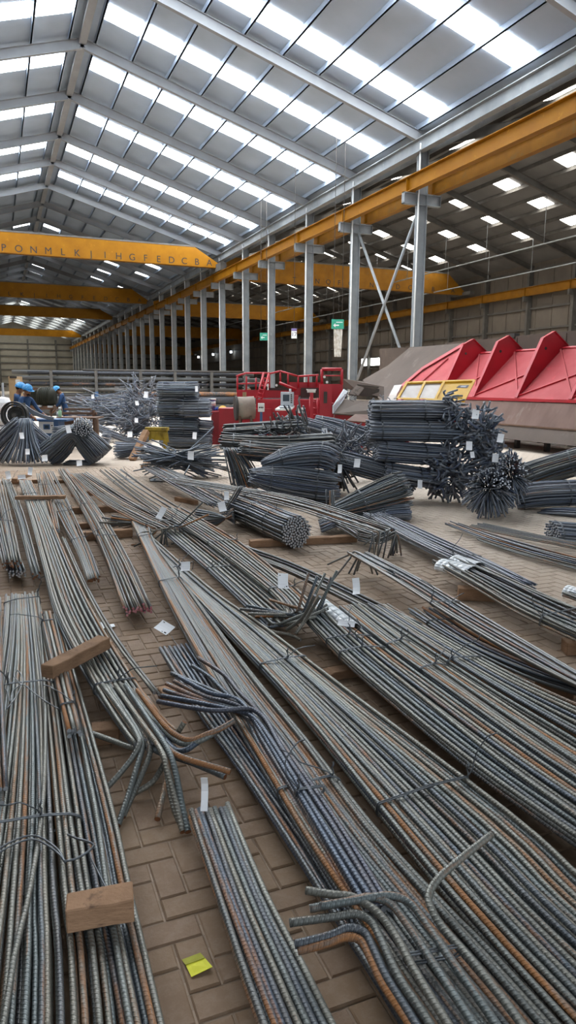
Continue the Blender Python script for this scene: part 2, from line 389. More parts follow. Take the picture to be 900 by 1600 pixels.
def build_pavers():
    w = .1; cand = []
    for i in range(-25, 130):
        for j in range(8, 150):
            t = (i-j) % 4
            if t == 0: r = (i*w, j*w, (i+2)*w, (j+1)*w)
            elif t == 3: r = (i*w, j*w, (i+1)*w, (j+2)*w)
            else: continue
            cx, cy = (r[0]+r[2])/2, (r[1]+r[3])/2
            px, py, d = PX((cx, cy, 0))
            if d < .5: continue
            vis = -60 < px < 960 and py < 1680
            wide = -700 < px < 1500 and py < 2600
            if not wide: continue
            cand.append((d, vis and -5 < px < 905 and py < 1605 and not covered(px, py), r))
    cand.sort(key=lambda c: c[0]); k = 0; rest = MB()
    for d, v, r in cand:
        dz = random.uniform(-.002, .002)
        if v and k < 290:
            m = MB(); paver_shape(m, *r, dz, k); o = m.build('paver', M_PAV, FLOOR, loc=(0, 0, 0)); k += 1
        else:
            paver_shape(rest, *r, dz, 0)
    o = rest.build('paver_field', M_PAV, FLOOR); o['kind'] = 'stuff'

# roof sheets of both bays
def corrugated(xa, za, xb, zb, ya, yb, m, name, parent=None, thick=.06, up=.25):
    b = MB(); a = Vector((xa, ya, za)); c = Vector((xb, ya, zb)); n = UP
    b.hexa([(xa, ya, za+up), (xb, ya, zb+up), (xb, yb, zb+up), (xa, yb, za+up), (xa, ya, za+up+thick), (xb, ya, zb+up+thick), (xb, yb, zb+up+thick), (xa, yb, za+up+thick)])
    return b.build(name, m, parent)
CEIL = corrugated(XR, ZR, XC, ZE, Y0, Y1, M_ROOF, 'ceiling', up=LIFT); tag(CEIL, 'grey sheet roof of the main hall with bright skylights', 'roof', kind='structure')
corrugated(XL, ZE, XR, ZR, Y0, Y1, M_ROOF, 'roof_sheet', CEIL, up=LIFT)
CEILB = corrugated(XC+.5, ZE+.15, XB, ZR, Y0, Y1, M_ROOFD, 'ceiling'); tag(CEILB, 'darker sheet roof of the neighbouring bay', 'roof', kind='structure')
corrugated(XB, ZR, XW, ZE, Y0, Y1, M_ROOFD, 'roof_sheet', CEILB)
# purlins along the hall
PUR = [4.90+1.588*k for k in range(9)]
for k, x in enumerate(PUR):
    for sgn in (1, -1):
        xx = x if sgn > 0 else 2*XR-x
        b = MB(); z = roofz(xx); b.box((xx-.03, Y0, z+.2), (xx+.03, Y1, z+LIFT)); b.box((xx-.03, Y0, z+.2), (xx+.06, Y1, z+.22)); b.build('purlin', M_ROOF, CEIL)
b = MB(); b.box((XR-.16, Y0, ZR-.06), (XR+.16, Y1, ZR+.14)); b.build('ridge_beam', M_RAFT, CEIL)
for k in range(8):
    for sgn in (1, -1):
        xx = XB+sgn*(.25+1.55*k); z = roofz(xx)
        b = MB(); b.box((xx-.035, Y0, z), (xx+.035, Y1, z+.24)); b.build('purlin', M_GIRT, CEILB)
# rafters (tapered I beams)
def rafter(xa, xb, y, m, parent, h=.42, w=.2, up=0.0):
    b = MB(); za, zb = roofz(xa)+up, roofz(xb)+up; s = Vector((xb-xa, 0, zb-za)).normalized(); nrm = Vector((-s.z, 0, s.x))
    if nrm.z < 0: nrm = -nrm
    A, B = Vector((xa, y, za)), Vector((xb, y, zb))
    for o0, o1, ww in ((-.02, 0.0, w), (-h, -h+.02, w), (-h, 0, .02)):
        b.hexa([A+nrm*o0+Vector((0, -ww/2, 0)), B+nrm*o0+Vector((0, -ww/2, 0)), B+nrm*o0+Vector((0, ww/2, 0)), A+nrm*o0+Vector((0, ww/2, 0)),
                A+nrm*o1+Vector((0, -ww/2, 0)), B+nrm*o1+Vector((0, -ww/2, 0)), B+nrm*o1+Vector((0, ww/2, 0)), A+nrm*o1+Vector((0, ww/2, 0))])
    b.build('rafter', m, parent)
for y in FRAMES + [7.0, -4.0]:
    rafter(XR, XC, y, M_RAFT, CEIL, up=.2); rafter(XL, XR, y, M_RAFT, CEIL, up=.2)
    if y > 6: rafter(XC, XB, y, M_GIRT, CEILB); rafter(XB, XW, y, M_GIRT, CEILB)
# skylights: one mesh, many copies
def pane_mesh(dx, dy, m, name):
    b = MB(); z = -SL*dx/2
    b.hexa([(-dx/2, -dy/2, .19+SL*dx/2), (dx/2, -dy/2, .19-SL*dx/2), (dx/2, dy/2, .19-SL*dx/2), (-dx/2, dy/2, .19+SL*dx/2),
            (-dx/2, -dy/2, .22+SL*dx/2), (dx/2, -dy/2, .22-SL*dx/2), (dx/2, dy/2, .22-SL*dx/2), (-dx/2, dy/2, .22+SL*dx/2)])
    b2 = MB()
    me = bpy.data.meshes.new(name); me.from_pydata(b.v, [], b.f); me.materials.append(m); return me
SKY_ME = pane_mesh(1.40, 1.18, M_SKY, 'skylight_panel'); SKY_MB = pane_mesh(1.25, 1.5, M_SKYB, 'skylight_panel'); SKY_MF = pane_mesh(1.42, 2.6, M_SKYF, 'skylight_panel')
SKY_MS = pane_mesh(1.42, 1.0, emit('skylight_sheet_dull', (.95, .97, 1.0), 4.0), 'skylight_panel')
def skylight(me, x, y, parent):
    o = link_mesh('skylight_panel', me, parent, (x, y, roofz(x)+(LIFT-.24 if x < XC else 0)))
    if (x < XR) or (XC < x < XB): o.scale.x = -1
    return o
for y in SKYROWS:
    n = 8 if y > 23 else 9
    for k in range(8):
        x = PUR[k]+.794
        skylight(SKY_ME, x, y, CEIL); skylight(SKY_ME, 2*XR-x, y, CEIL)
for y in [74+5.9*k for k in range(11)]:          # beyond: single sheets here and there
    for k in (0, 2, 4, 6):
        if (int(y)+k) % 3 == 0 or (int(y)+k) % 5 == 1: continue
        x = PUR[k]+.765; skylight(SKY_MS, x, y, CEIL)
        if k < 4: skylight(SKY_MS, 2*XR-x, y, CEIL)
for y in [140+5.9*k for k in range(8)]:
    for k in range(0, 8, 2):
        x = PUR[k]+.765; skylight(SKY_MF, x, y, CEIL); skylight(SKY_MF, 2*XR-x, y, CEIL)
for y in [25.2, 31.3, 37.3, 43.3, 48.7, 54.7, 60.9, 66.0, 72, 78, 84, 90, 96, 102, 108]:
    for x in (34.1, 37.2, 40.3):
        skylight(SKY_MB, x, y, CEILB)
for y in [20, 26, 33, 39, 45.5, 52, 58, 64]:
    for x in (28.9, 25.8, 22.7):
        skylight(SKY_MB, x, y, CEILB)
# walls
wl = MB(); wl.box((XL-.25, Y0, 0), (XL-.05, Y1, ZE+.4)); tag(wl.build('wall_left', M_CLAD), 'sheet clad left side wall of the hall', 'wall', kind='structure')
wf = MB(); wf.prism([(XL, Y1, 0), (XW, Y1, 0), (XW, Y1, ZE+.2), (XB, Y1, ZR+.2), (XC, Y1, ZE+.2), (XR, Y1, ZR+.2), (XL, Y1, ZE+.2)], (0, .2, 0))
WALLF = wf.build('wall_far', mat('end_wall_cladding_lit', (.30, .275, .235), (.25, .23, .195), rough=.7, scale=.7)); tag(WALLF, 'pale sheet clad end wall far down the hall', 'wall', kind='structure')  # cladding colour lightened in place of skylight falling on the end wall
for z in (1.6, 3.4, 5.0, 6.6, 8.2, 9.8, 11.2):
    g = MB(); g.box((XL, Y1-.22, z), (XW, Y1-.02, z+.28)); g.build('girt', M_GIRT, WALLF)
for x in (XL+2, 1.0, 7.5, 14, 21, 27, 33, 39):
    g = MB(); g.box((x-.2, Y1-.4, 0), (x+.2, Y1-.02, ZE)); g.build('wall_post', M_GIRT, WALLF)
wr = MB(); wr.box((XW, Y0, 0), (XW+.2, Y1, ZE+.4)); WALLR = wr.build('wall_right', M_CLAD); tag(WALLR, 'grey sheet clad outer wall behind the crane bay', 'wall', kind='structure')
for z in (1.2, 2.5, 3.9, 5.3, 6.8, 8.6, 10.4, 12.0):
    g = MB(); g.box((XW-.2, Y0, z), (XW-.02, Y1, z+.16)); g.build('girt', M_GIRT, WALLR)
for k in range(60):                              # standing sheet laps of the cladding
    y = 14+k*2.0
    g = MB(); g.box((XW-.045, y, 0), (XW-.005, y+.07, ZE)); g.build('sheet_lap', M_CLAD, WALLR)
for y in FRAMES[:16] + [22.5]:
    g = MB(); g.box((XW-.5, y-.13, 0), (XW-.02, y+.13, ZE)); g.box((XW-.95, y-.1, 9.3), (XW-.5, y+.1, 9.75)); g.build('wall_column', M_GIRT, WALLR)
# gutter beam over the column line
g = MB(); g.box((XC-.35, Y0, ZE+.30), (XC+.75, Y1, ZE+.34)); g.box((XC-.35, Y0, ZE+.30), (XC-.30, Y1, ZE+.62)); g.box((XC+.6, Y0, ZE+.1), (XC+.75, Y1, ZE+.62))
tag(g.build('valley_gutter', M_ROOF), 'long sheet gutter between the two roofs', 'gutter', kind='structure')
g = MB(); g.box((XC-.3, Y0, ZE-.62), (XC-.27, Y1, ZE-.1)); g.box((XC-.45, Y0, ZE-.64), (XC-.12, Y1, ZE-.6)); g.box((XC-.45, Y0, ZE-.12), (XC-.12, Y1, ZE-.08))
g.box((XC+.27, Y0, ZE-.62), (XC+.3, Y1, ZE-.1)); tag(g.build('eaves_beam', M_STEEL), 'long grey eaves beam on top of the column row', 'beam', kind='structure')
# columns
def hcol(y, first):
    c = thing('steel_column', None, None, (XC, y, 0)); b = MB()
    d, w = .45, .28
    b.box((XC-d/2, y-w/2, 0), (XC-d/2+.025, y+w/2, ZE-.1)); b.box((XC+d/2-.025, y-w/2, 0), (XC+d/2, y+w/2, ZE-.1)); b.box((XC-d/2, y-.011, 0), (XC+d/2, y+.011, ZE-.1))
    b.build('shaft', M_STEEL, c)
    k = MB()
    k.box((XC-.95, y-.11, 9.62), (XC+.95, y+.11, 9.66)); k.box((XC-.95, y-.11, 10.06), (XC+.95, y+.11, 10.1)); k.box((XC-.95, y-.012, 9.62), (XC+.95, y+.012, 10.1))
    k.box((XC-.95, y-.11, 9.62), (XC-.93, y+.11, 10.1)); k.box((XC+.93, y-.11, 9.62), (XC+.95, y+.11, 10.1)); k.build('bracket', M_STEEL, c)
    q = MB(); q.box((XC-.35, y-.3, 0), (XC+.35, y+.3, .04)); q.build('base_plate', M_STEEL, c)
    p = MB(); p.tube([(XC-.34, y-.3, .0), (XC-.34, y-.3, ZE-.3)], .04, 6); p.build('downpipe', M_WHITE, c)
    return c
NAMES = ['first', 'second', 'third', 'fourth', 'fifth', 'sixth', 'seventh']
for i, y in enumerate(FRAMES[1:]):
    c = hcol(y, i == 0)
    if i < 7:
        tag(c, f'{NAMES[i]} grey steel column of the row, counted from the red trough' + (' and widest in view' if i == 0 else ''), 'column', kind='structure')
    else:
        tag(c, 'grey steel column far down the row beyond the pipe racks', 'column', 'distant columns of the row', 'structure')
# crossed bracing between the two nearest columns
b = MB(); b.tube([(XC, 28.6, 9.6), (XC, 34.6, 1.2)], .07, 8); b.tube([(XC+.1, 34.6, 9.6), (XC+.1, 28.8, 3.0)], .07, 8)
xb_ = thing('cross_brace', 'diagonal crossed steel tubes between the two nearest columns', 'brace', (XC, 31.5, 1.2)); xb_['kind'] = 'structure'
b1 = MB(); b1.tube([(XC, 28.65, 9.6), (XC, 34.7, 1.4)], .07, 8); b1.build('brace_tube', M_STEEL, xb_)
b2 = MB(); b2.tube([(XC+.12, 34.65, 9.6), (XC+.12, 28.7, 1.6)], .07, 8); b2.build('brace_tube', M_STEEL, xb_)
# crane runways
def runway(X, z0, h, ya, yb, m, label, yield_=True):
    t = thing('crane_runway', label, 'crane beam', (X, ya, z0)); b = MB(); w = .3
    b.box((X-w/2, ya, z0), (X+w/2, yb, z0+.03)); b.box((X-w/2-.03, ya, z0+h-.03), (X+w/2+.03, yb, z0+h)); b.box((X-.012, ya, z0), (X+.012, yb, z0+h)); b.build('beam', m, t)
    r = MB(); r.box((X-.03, ya, z0+h), (X+.03, yb, z0+h+.06)); r.build('rail', M_GIRT, t)
    for y in FRAMES:
        if ya < y < yb:
            s = MB(); s.box((X-w/2, y-.012, z0+.02), (X+w/2, y+.012, z0+h-.02)); s.build('stiffener', m, t)
    return t
runway(XC-.66, 10.1, .62, Y0, Y1, M_YEL, 'yellow crane runway beam along the near side of the column row')
runway(XC+.66, 10.1, .62, Y0, Y1, M_YELD, 'dull yellow crane runway beam on the far side of the column row')
runway(XW-.72, 9.75, .75, Y0, Y1, M_YELD, 'dull yellow crane runway beam along the grey outer wall')
# bridge cranes
def girder(xa, xb, y, z0, h, m, label, letters, lsize=.42, lx=None, ldx=1.32, dull=False, walk=True):
    t = thing('bridge_crane', label, 'crane', (xb, y, z0)); b = MB(); e = 1.9; w = .55
    b.prism([(xa, y, z0), (xb, y, z0), (xb, y, z0+.35), (xb-e, y, z0+h), (xa, y, z0+h)], (0, w, 0)); b.build('box_girder', m, t)
    if walk:
        p = MB(); p.box((xa, y-.02, z0+h), (xb-e, y+w+.1, z0+h+.12)); p.build('rail', M_GIRT, t)
    q = MB(); q.box((xb-.2, y-1.3, min(z0-.05, 10.78)), (xb+.28, y+1.9, z0+.25)); q.build('end_carriage', M_GIRT, t)
    for k, ch in enumerate(letters):
        if ch != ' ':
            text('letter', ch, (lx-k*ldx, y-.006, z0+.32), (1, 0, 0), (0, 0, 1), lsize, M_PRINT, t)
    return t
zg = 10.78
girder(XL+.9, 17.25, 57.6, 11.12, 1.45, M_YEL, 'nearest yellow bridge crane girder with letters P to A along its side', 'ABCDEFGHIJKLMNOP', .70, 16.5, 1.03)
girder(XL+.9, 17.25, 86.5, 11.2, 1.55, M_YEL, 'second yellow bridge crane girder behind the lettered one', 'ABCDEFGHIJKLMNOP', .6, 16.2, 1.3)
girder(XL+.9, 17.25, 114.0, 11.6, 1.4, M_YEL, 'third yellow bridge crane girder, partly hidden by skylight glare', '', .6, 16)
girder(XL+.9, 17.25, 158.0, 11.5, 1.35, M_YEL, 'farthest yellow bridge crane girder in front of the end wall', '')
gb = girder(XC+1.2, XW-1.0, 61.5, zg+.05, 1.9, M_YELD, 'dull yellow bridge crane girder in the neighbouring bay behind the columns', '')
for px, ch in ((460, 'T'), (478, 'I'), (496, 'N'), (513, 'Q'), (530, 'F'), (548, 'O'), (581, 'N'), (622, 'D'), (641, 'C'), (677, 'B'), (708, 'A')):
    q = AY(px, 432 + (px-460)*.062, 61.49); text('letter', ch, (q.x, 61.494, zg+.4), (1, 0, 0), (0, 0, 1), .62, M_PRINT, gb)
girder(XC+1.2, XW-1.0, 96.0, zg+.1, 1.9, M_YEL, 'yellow crane girder seen between the distant columns, upper one', '')
girder(XC+1.2, XW-1.0, 128.0, zg-.6, 1.9, M_YEL, 'yellow crane girder seen between the distant columns, middle one', '')
girder(XC+1.2, XW-1.0, 168.0, zg-2.0, 1.9, M_YEL, 'yellow crane girder seen between the distant columns, lowest one', '')
# conductor pipes under the bay roof
for zz, xx in ((11.6, 36.0), (10.9, 40.5)):
    b = MB(); b.tube([(xx, 16, zz), (xx, 120, zz)], .05, 6); 
    for y in FRAMES[:12]: b.tube([(xx, y+.4, zz), (xx, y+.4, roofz(xx)+.22)], .02, 5)
    tag(b.build('conduit_pipe', M_STEEL), 'thin grey pipe hung under the bay roof, ' + ('upper one' if xx < 38 else 'lower one nearer the wall'), 'pipe')
# lit opening and small lamps on the outer wall
p0 = AX(592, 548+40, XW-.3)
w1 = MB(); a_, b_ = AX(563, 572, XW-.24), AX(594, 560, XW-.24)
w1.box((XW-.1, b_.y, min(a_.z, b_.z)), (XW-.03, a_.y, max(a_.z, b_.z)+.1)); WN = w1.build('window_1', M_OPEN); tag(WN, 'bright open strip window low in the outer wall', 'window', kind='structure')
fr = MB()
za_, zb_ = min(a_.z, b_.z), max(a_.z, b_.z)+.1
fr.box((XW-.14, b_.y-.1, za_-.1), (XW-.02, a_.y+.1, za_)); fr.box((XW-.14, b_.y-.1, zb_), (XW-.02, a_.y+.1, zb_+.1)); fr.box((XW-.14, b_.y-.1, za_), (XW-.02, b_.y, zb_)); fr.box((XW-.14, a_.y, za_), (XW-.02, a_.y+.1, zb_)); fr.build('window_frame', M_GIRT, WN)
for i, (px, py) in enumerate(((310, 558), (333, 554), (361, 550))):
    q = AX(px, py, XW-.7)
    t = thing('wall_lamp', ['small white lamp glowing between distant columns, leftmost of three', 'small white lamp glowing between distant columns, middle of three', 'small white lamp glowing between distant columns, rightmost of three'][i], 'lamp', q)
    b = MB(); b.tube([q+Vector((0, 0, -.2)), q+Vector((0, 0, .2))], .22, 8); b.build('bulb', M_LAMP, t)
    b = MB(); b.tube([q+Vector((0, 0, .15)), q+Vector((0, 0, .45))], .12, 8); b.beam(q+Vector((0, 0, .4)), q+Vector((.69, 0, .4)), .06, .06); b.build('bracket_arm', M_DARK, t)
# hanging signs
def sign(px0, py0, px1, py1, X, m, label, name='hanging_sign'):
    a, b_ = AX(px0, py0, X), AX(px1, py1, X); zc = (a.z+b_.z)/2
    t = thing(name, label, 'sign', ((a.x), (a.y+b_.y)/2, min(a.z, b_.z)))
    y0, y1 = sorted((a.y, b_.y)); z0, z1 = sorted((a.z, b_.z))
    return t, a.x, y0, y1, z0, z1
for (q, lab) in (((518, 499, 537, 514), 'green hanging sign with white arrow, nearer one beside hanging clear film'), ((406, 520, 418, 532), 'small green hanging sign with white arrow, farther one down the row')):
    a, c = V(q[0], q[1], 36 if q[0] > 500 else 47), V(q[2], q[3], 36 if q[0] > 500 else 47)
    t = thing('hanging_sign', lab, 'sign', c); ex = RGT; wv = (c-a).dot(RGT); hv = a.z-c.z
    b = MB(); cen = (a+c)/2; b.obox(cen, RGT*wv/2, FWD*.02, UP*hv/2); b.build('panel', M_GREEN, t)
    ar = MB(); o = cen-FWD*.025
    ar.prism([o+RGT*(-wv*.36)+UP*(-hv*.12), o+RGT*(-wv*.18)+UP*(-hv*.34), o+RGT*(-wv*.18)+UP*(hv*.10)], FWD*-.006); ar.obox(o+RGT*(-wv*.04)-UP*hv*.12, RGT*wv*.15, FWD*.004, UP*hv*.06); ar.build('arrow', M_WHITE, t)
    ln = MB(); ln.obox(o+RGT*wv*.14+UP*hv*.2, RGT*wv*.26, FWD*.004, UP*hv*.035); ln.build('line', M_WHITE, t)
    for sg in (-1, 1):
        p = cen+RGT*wv*.35*sg+UP*hv/2; b = MB(); b.tube([p, Vector((p.x, p.y, roofz(p.x)+(LIFT if p.x < XC else .25)))], .015, 5); b.build('hanger', M_DARK, t)
cen = V(459.5, 521, 40)
t = thing('number_sign', 'small white sign with number 17 and a purple band', 'sign', cen-UP*.35)
b = MB(); b.obox(cen, RGT*.15, FWD*.015, UP*.27); b.build('panel', M_WHITE, t)
b = MB(); b.obox(cen+UP*.2-FWD*.017, RGT*.15, FWD*.004, UP*.07); b.build('band', mat('purple_band', (.16, .13, .28)), t)
text('number', '17', cen-FWD*.022-UP*.06, RGT, UP, .3, M_PRINT, t)
b = MB(); b.tube([cen+UP*.27, Vector((cen.x, cen.y, roofz(cen.x)+(LIFT if cen.x < XC else .25)))], .012, 5); b.build('hanger', M_DARK, t)
cen = V(528, 533, 36.0); b = MB()
for k in range(6):
    x0 = -.24+.08*k
    for j in range(6):
        za, zb2 = .86-.27*j, .86-.27*(j+1); w0, w1_ = 1-.05*j, 1-.05*(j+1); f0, f1 = .05*((k+j) % 2), .05*((k+j+1) % 2)
        b.poly([cen+RGT*x0*w0+UP*za+FWD*f0, cen+RGT*(x0+.08)*w0+UP*za+FWD*f1, cen+RGT*(x0+.08)*w1_+UP*zb2+FWD*(.05-f1), cen+RGT*x0*w1_+UP*zb2+FWD*(.05-f0)], sm=False)
o = b.build('plastic_sheet', mat('cloudy_film', (.40, .36, .30), (.62, .60, .56), rough=.3, scale=7)); tag(o, 'crumpled clear film hanging below the nearer green sign', 'plastic sheet')
# ------------------------------------------------------------------ bars, bundles, ties, tags
BARN = [0]
def barmesh(mb, path, d, sides=7, m=0, mc=1):
    BARN[0] = (BARN[0]*37+11) % 997
    mb.tube(path, d/2, sides, m, mc, uvi=BARN[0], v0=random.random()*60)
def bar(path, d, parent, m=M_BAR, mc=M_CUT, name='bar', sides=7):
    b = MB(); barmesh(b, path, d, sides); return b.build(name, [m, mc], parent)
def bend(path, dirn, R_, L, at_end=True, steps=5):
    """adds a bent leg to one end of a bar."""
    P = list(path) if at_end else list(path)[::-1]
    T = (P[-1]-P[-2]).normalized(); D = Vector(dirn).normalized(); a = P[-1]; c = a+T*R_; e = c+D*R_
    for k in range(1, steps+1):
        t = k/steps; P.append(a*(1-t)**2+c*2*t*(1-t)+e*t*t)
    P.append(e+D*L*.5); P.append(e+D*L)
    return P if at_end else P[::-1]
def hull2(pts):
    pts = sorted(set((round(x, 5), round(y, 5)) for x, y in pts))
    if len(pts) < 3: return pts
    def half(ps):
        h = []
        for p in ps:
            while len(h) > 1 and (h[-1][0]-h[-2][0])*(p[1]-h[-2][1])-(h[-1][1]-h[-2][1])*(p[0]-h[-2][0]) <= 0: h.pop()
            h.append(p)
        return h
    a, b = half(pts), half(pts[::-1]); return a[:-1]+b[:-1]
def tie(parent, pts, T, d, wr=.0028, turns=2, tail=True):
    """wire round the bars whose centres are pts, across direction T."""
    c = sum(pts, Vector())/len(pts); T = T.normalized(); e1 = T.cross(UP)
    if e1.length < .1: e1 = Vector((1, 0, 0))
    e1.normalize(); e2 = e1.cross(T); rr = d/2+wr
    P2 = []
    for p in pts:
        q = p-c; x, y = q.dot(e1), q.dot(e2)
        for k in range(8): P2.append((x+rr*math.cos(k*math.pi/4), y+rr*math.sin(k*math.pi/4)))
    h = hull2(P2); b = MB(); ang = random.uniform(-.12, .12)
    for t in range(turns):
        off = (t-(turns-1)/2)*wr*3.2
        b.tube([c+e1*x+e2*y+T*(off+x*ang) for x, y in h], wr, 5, closed=True)
    top = max(h, key=lambda q: q[1]+random.uniform(0, .03)); p = c+e1*top[0]+e2*top[1]+T*top[0]*ang
    if tail:
        sx = random.choice((-1, 1)); P = [p]; dv = e1*sx*.5+e2*.8
        for k in range(7):
            dv = dv+Vector((random.uniform(-.5, .5), random.uniform(-.5, .5), random.uniform(-.35, .25))); dv.normalize(); P.append(P[-1]+dv*random.uniform(.02, .045))
        b.tube(smooth_path(P, 3), wr, 5)
        tw = [p+T*.0 + e2*.012*k + (e1*math.cos(k*2)+T*math.sin(k*2))*wr*1.5 for k in range(6)]; b.tube(tw, wr*1.3, 5)
    return b.build('binding_wire', M_WIRE, parent)
def paper(parent, c, ex, ey, w, h, curl=.02, marks=False, name='tag'):
    """white paper tag, slightly curled, about its centre."""
    ex = Vector(ex).normalized(); ey = Vector(ey); ey = (ey-ex*ey.dot(ex)).normalized(); ez = ex.cross(ey); b = MB(); c = Vector(c); n = 5
    def pt(i, s, k):
        y = (i/(n-1)-.5); return c+ex*(s*w/2)+ey*(y*h)+ez*(curl*(4*y*y)*.5+k*.0012)
    for i in range(n-1):
        b.hexa([pt(i, -1, 0), pt(i, 1, 0), pt(i, 1, 1), pt(i, -1, 1), pt(i+1, -1, 0), pt(i+1, 1, 0), pt(i+1, 1, 1), pt(i+1, -1, 1)])
    o = b.build(name, M_TAG, parent)
    if marks:
        for (sx, yy, ww, hh) in marks:
            k = MB(); sgn = 1.5 if ez.dot(EYE-c) > 0 else -1.0
            cc = c+ex*(sx*w)+ey*(yy*h)+ez*(curl*2*yy*yy+sgn*.0016)
            k.obox(cc, ex*ww*w/2, ey*hh*h/2, ez*.0006); k.build('print', M_PRINT, o)
    return o
MARKS = [(-.3, .38, .12, .06), (.32, -.36, .14, .10), (.12, -.40, .08, .04)]
def cam_axes(px, py):
    d = ray(px, py); r = d.cross(UP).normalized(); return r, r.cross(d), d
def tag_px(parent, px, py, D, wpx, hpx, rot=0.0, curl=.02, lean=.45, marks=False):
    """tag facing roughly the camera, of a given size in pixels at forward distance D."""
    c = V(px, py, D); r, u, d = cam_axes(px, py); k = D/FPX*1.06
    yaw = random.uniform(-.25, .25)
    r = (r*math.cos(yaw)+d*math.sin(yaw)).normalized(); u = (u+d*lean).normalized()
    ex = r*math.cos(rot)+u*math.sin(rot); ey = u*math.cos(rot)-r*math.sin(rot)
    return paper(parent, c, ex, ey, wpx*k, hpx*k, curl, marks)

def bundle(label, stations, d, slots, group=None, m=M_BAR, mc=M_CUT, jit=.004, drift=.05, trim0=.0, trim1=.0, sub=4, ties=(), tails=True,
           hook0=None, hook1=None, sides=7, cat='rebar bundle', name='rebar_bundle', wr=.0028, stuff=False, stray=.0):
    """stations: (centre, e1, e2) half-axes; slots: list of (u, v) in [-1, 1]; hookN(i, path) -> path."""
    loc = min((s[0] for s in stations), key=lambda p: (p-EYE).length); loc = Vector((loc.x, loc.y, 0))
    t = thing(name, label, cat, loc, group); paths = []; allb = MB()
    for i, (u, v) in enumerate(slots):
        ph, am, f = random.uniform(0, 6.28), random.uniform(-drift, drift), random.uniform(.6, 1.6); P = []
        ns = len(stations)
        u2 = u+random.uniform(-1.1, 1.1) if random.random() < stray else None
        if u2 is not None: u2 = max(-1.05, min(1.05, u2)); v = 1.0; lift = d*.9
        else: lift = 0
        for k, (c, e1, e2) in enumerate(stations):
            w = u+am*math.sin(ph+f*k*3.0/max(1, ns-1)*1.5)
            if u2 is not None: w = u+(u2-u)*k/max(1, ns-1)
            P.append(c+e1*w+e2*v+Vector((random.uniform(-jit, jit), random.uniform(-jit, jit), random.uniform(0, jit)+lift)))
        if trim0: P[0] = P[0].lerp(P[1], min(.9, random.random()*trim0))
        if trim1: P[-1] = P[-1].lerp(P[-2], min(.9, random.random()*trim1))
        P = smooth_path(P, sub)
        for q in P: q.z = max(q.z, d/2+.003)
        paths.append(list(P))
        if hook0: P = hook0(i, P)
        if hook1: P = hook1(i, P)
        for q in P: q.z = max(q.z, d/2+.003)
        if stuff: barmesh(allb, P, d, 5)
        else: bar(P, d, t, m, mc, sides=sides)
    if stuff:
        o = allb.build('bars', [m, mc], t); o['kind'] = 'stuff'
    for f in ties:
        k = [min(len(p)-2, max(0, int(f*(len(p)-1)))) for p in paths]
        c0 = sum((p[j] for p, j in zip(paths, k)), Vector())/len(paths)
        T = sum(((p[j+1]-p[j]).normalized() for p, j in zip(paths, k)), Vector()).normalized()
        pts = []
        for p, j in zip(paths, k):
            s = (c0-p[j]).dot(T)/max(.2, (p[j+1]-p[j]).normalized().dot(T)); q = p[j]+(p[j+1]-p[j]).normalized()*s; pts.append(q)
        tie(t, pts, T, d, wr, tail=tails)
    return t, paths
def rows(counts, stag=True, pad=.98):
    """slots of a flat pile; counts bars per layer from below."""
    S = []; L = len(counts)
    for j, n in enumerate(counts):
        v = -1+2*j/(L-1) if L > 1 else 0
        for i in range(n):
            u = (-1+2*(i+.5)/n)*pad + random.uniform(-.25, .25)/n; S.append((u, v+random.uniform(-.08, .08)))
    return S
def disc(n, fl=1.0):
    S = []; g = math.pi*(3-math.sqrt(5))
    for i in range(n):
        r = math.sqrt((i+.5)/n); S.append((r*math.cos(i*g), fl*r*math.sin(i*g)))
    return S
def lr(left, right, z, L, d, ext0=0.0, ext1=0.0, zs=None):
    """stations from the pixel outline of a pile lying at height z (z: top of it), L layers of bars d thick."""
    hh = max(0.0005, (L-1)*d*.86/2); S = []
    for k, (a, b) in enumerate(zip(left, right)):
        zt = zs[k] if zs else z
        A, B = G(*a, zt), G(*b, zt); c = (A+B)/2; S.append([Vector((c.x, c.y, zt-d/2-hh)), Vector(((B-A).x, (B-A).y, 0))/2, Vector((0, 0, hh))])
    for k in range(len(S)):                       # square the half-width to the run of the pile
        T = S[min(k+1, len(S)-1)][0]-S[max(k-1, 0)][0]; T.z = 0; T.normalize(); n = Vector((T.y, -T.x, 0)); e = S[k][1]
        if abs(e.dot(n)) > .3*e.length: 
            S[k][1] = n*e.dot(n)
    if ext0: c, e1, e2 = S[0]; S.insert(0, [c+(c-S[1][0]).normalized()*ext0, e1, e2])
    if ext1: c, e1, e2 = S[-1]; S.append([c+(c-S[-2][0]).normalized()*ext1, e1, e2])
    return [tuple(s) for s in S]
def pile(label, left, right, z, d, counts, cover=True, ext0=0.0, ext1=0.0, zs=None, **kw):
    if cover: COVER.append(left+right[::-1])
    st = lr(left, right, z, len(counts), d, ext0, ext1, zs)
    near = kw.get('sides') == 8; kw.setdefault('m', M_BAR if near else M_BARO); kw.setdefault('stray', .035 if near else .09); kw.setdefault('jit', d*(.18 if near else .3)); kw['drift'] = kw.get('drift', .05)*(.6 if near else 1)
    t, paths = bundle(label, st, d, rows(counts), **kw)
    return t, paths, st
def expl(t, pts, d, m=M_BAR, mc=M_CUT, sub=5, name='bar', sides=8):
    """one bar through (px, py, z) points."""
    P = [G(*p) for p in pts]; return bar(smooth_path(P, sub), d, t, m, mc, name, sides)

# ---- foreground
GRP = None
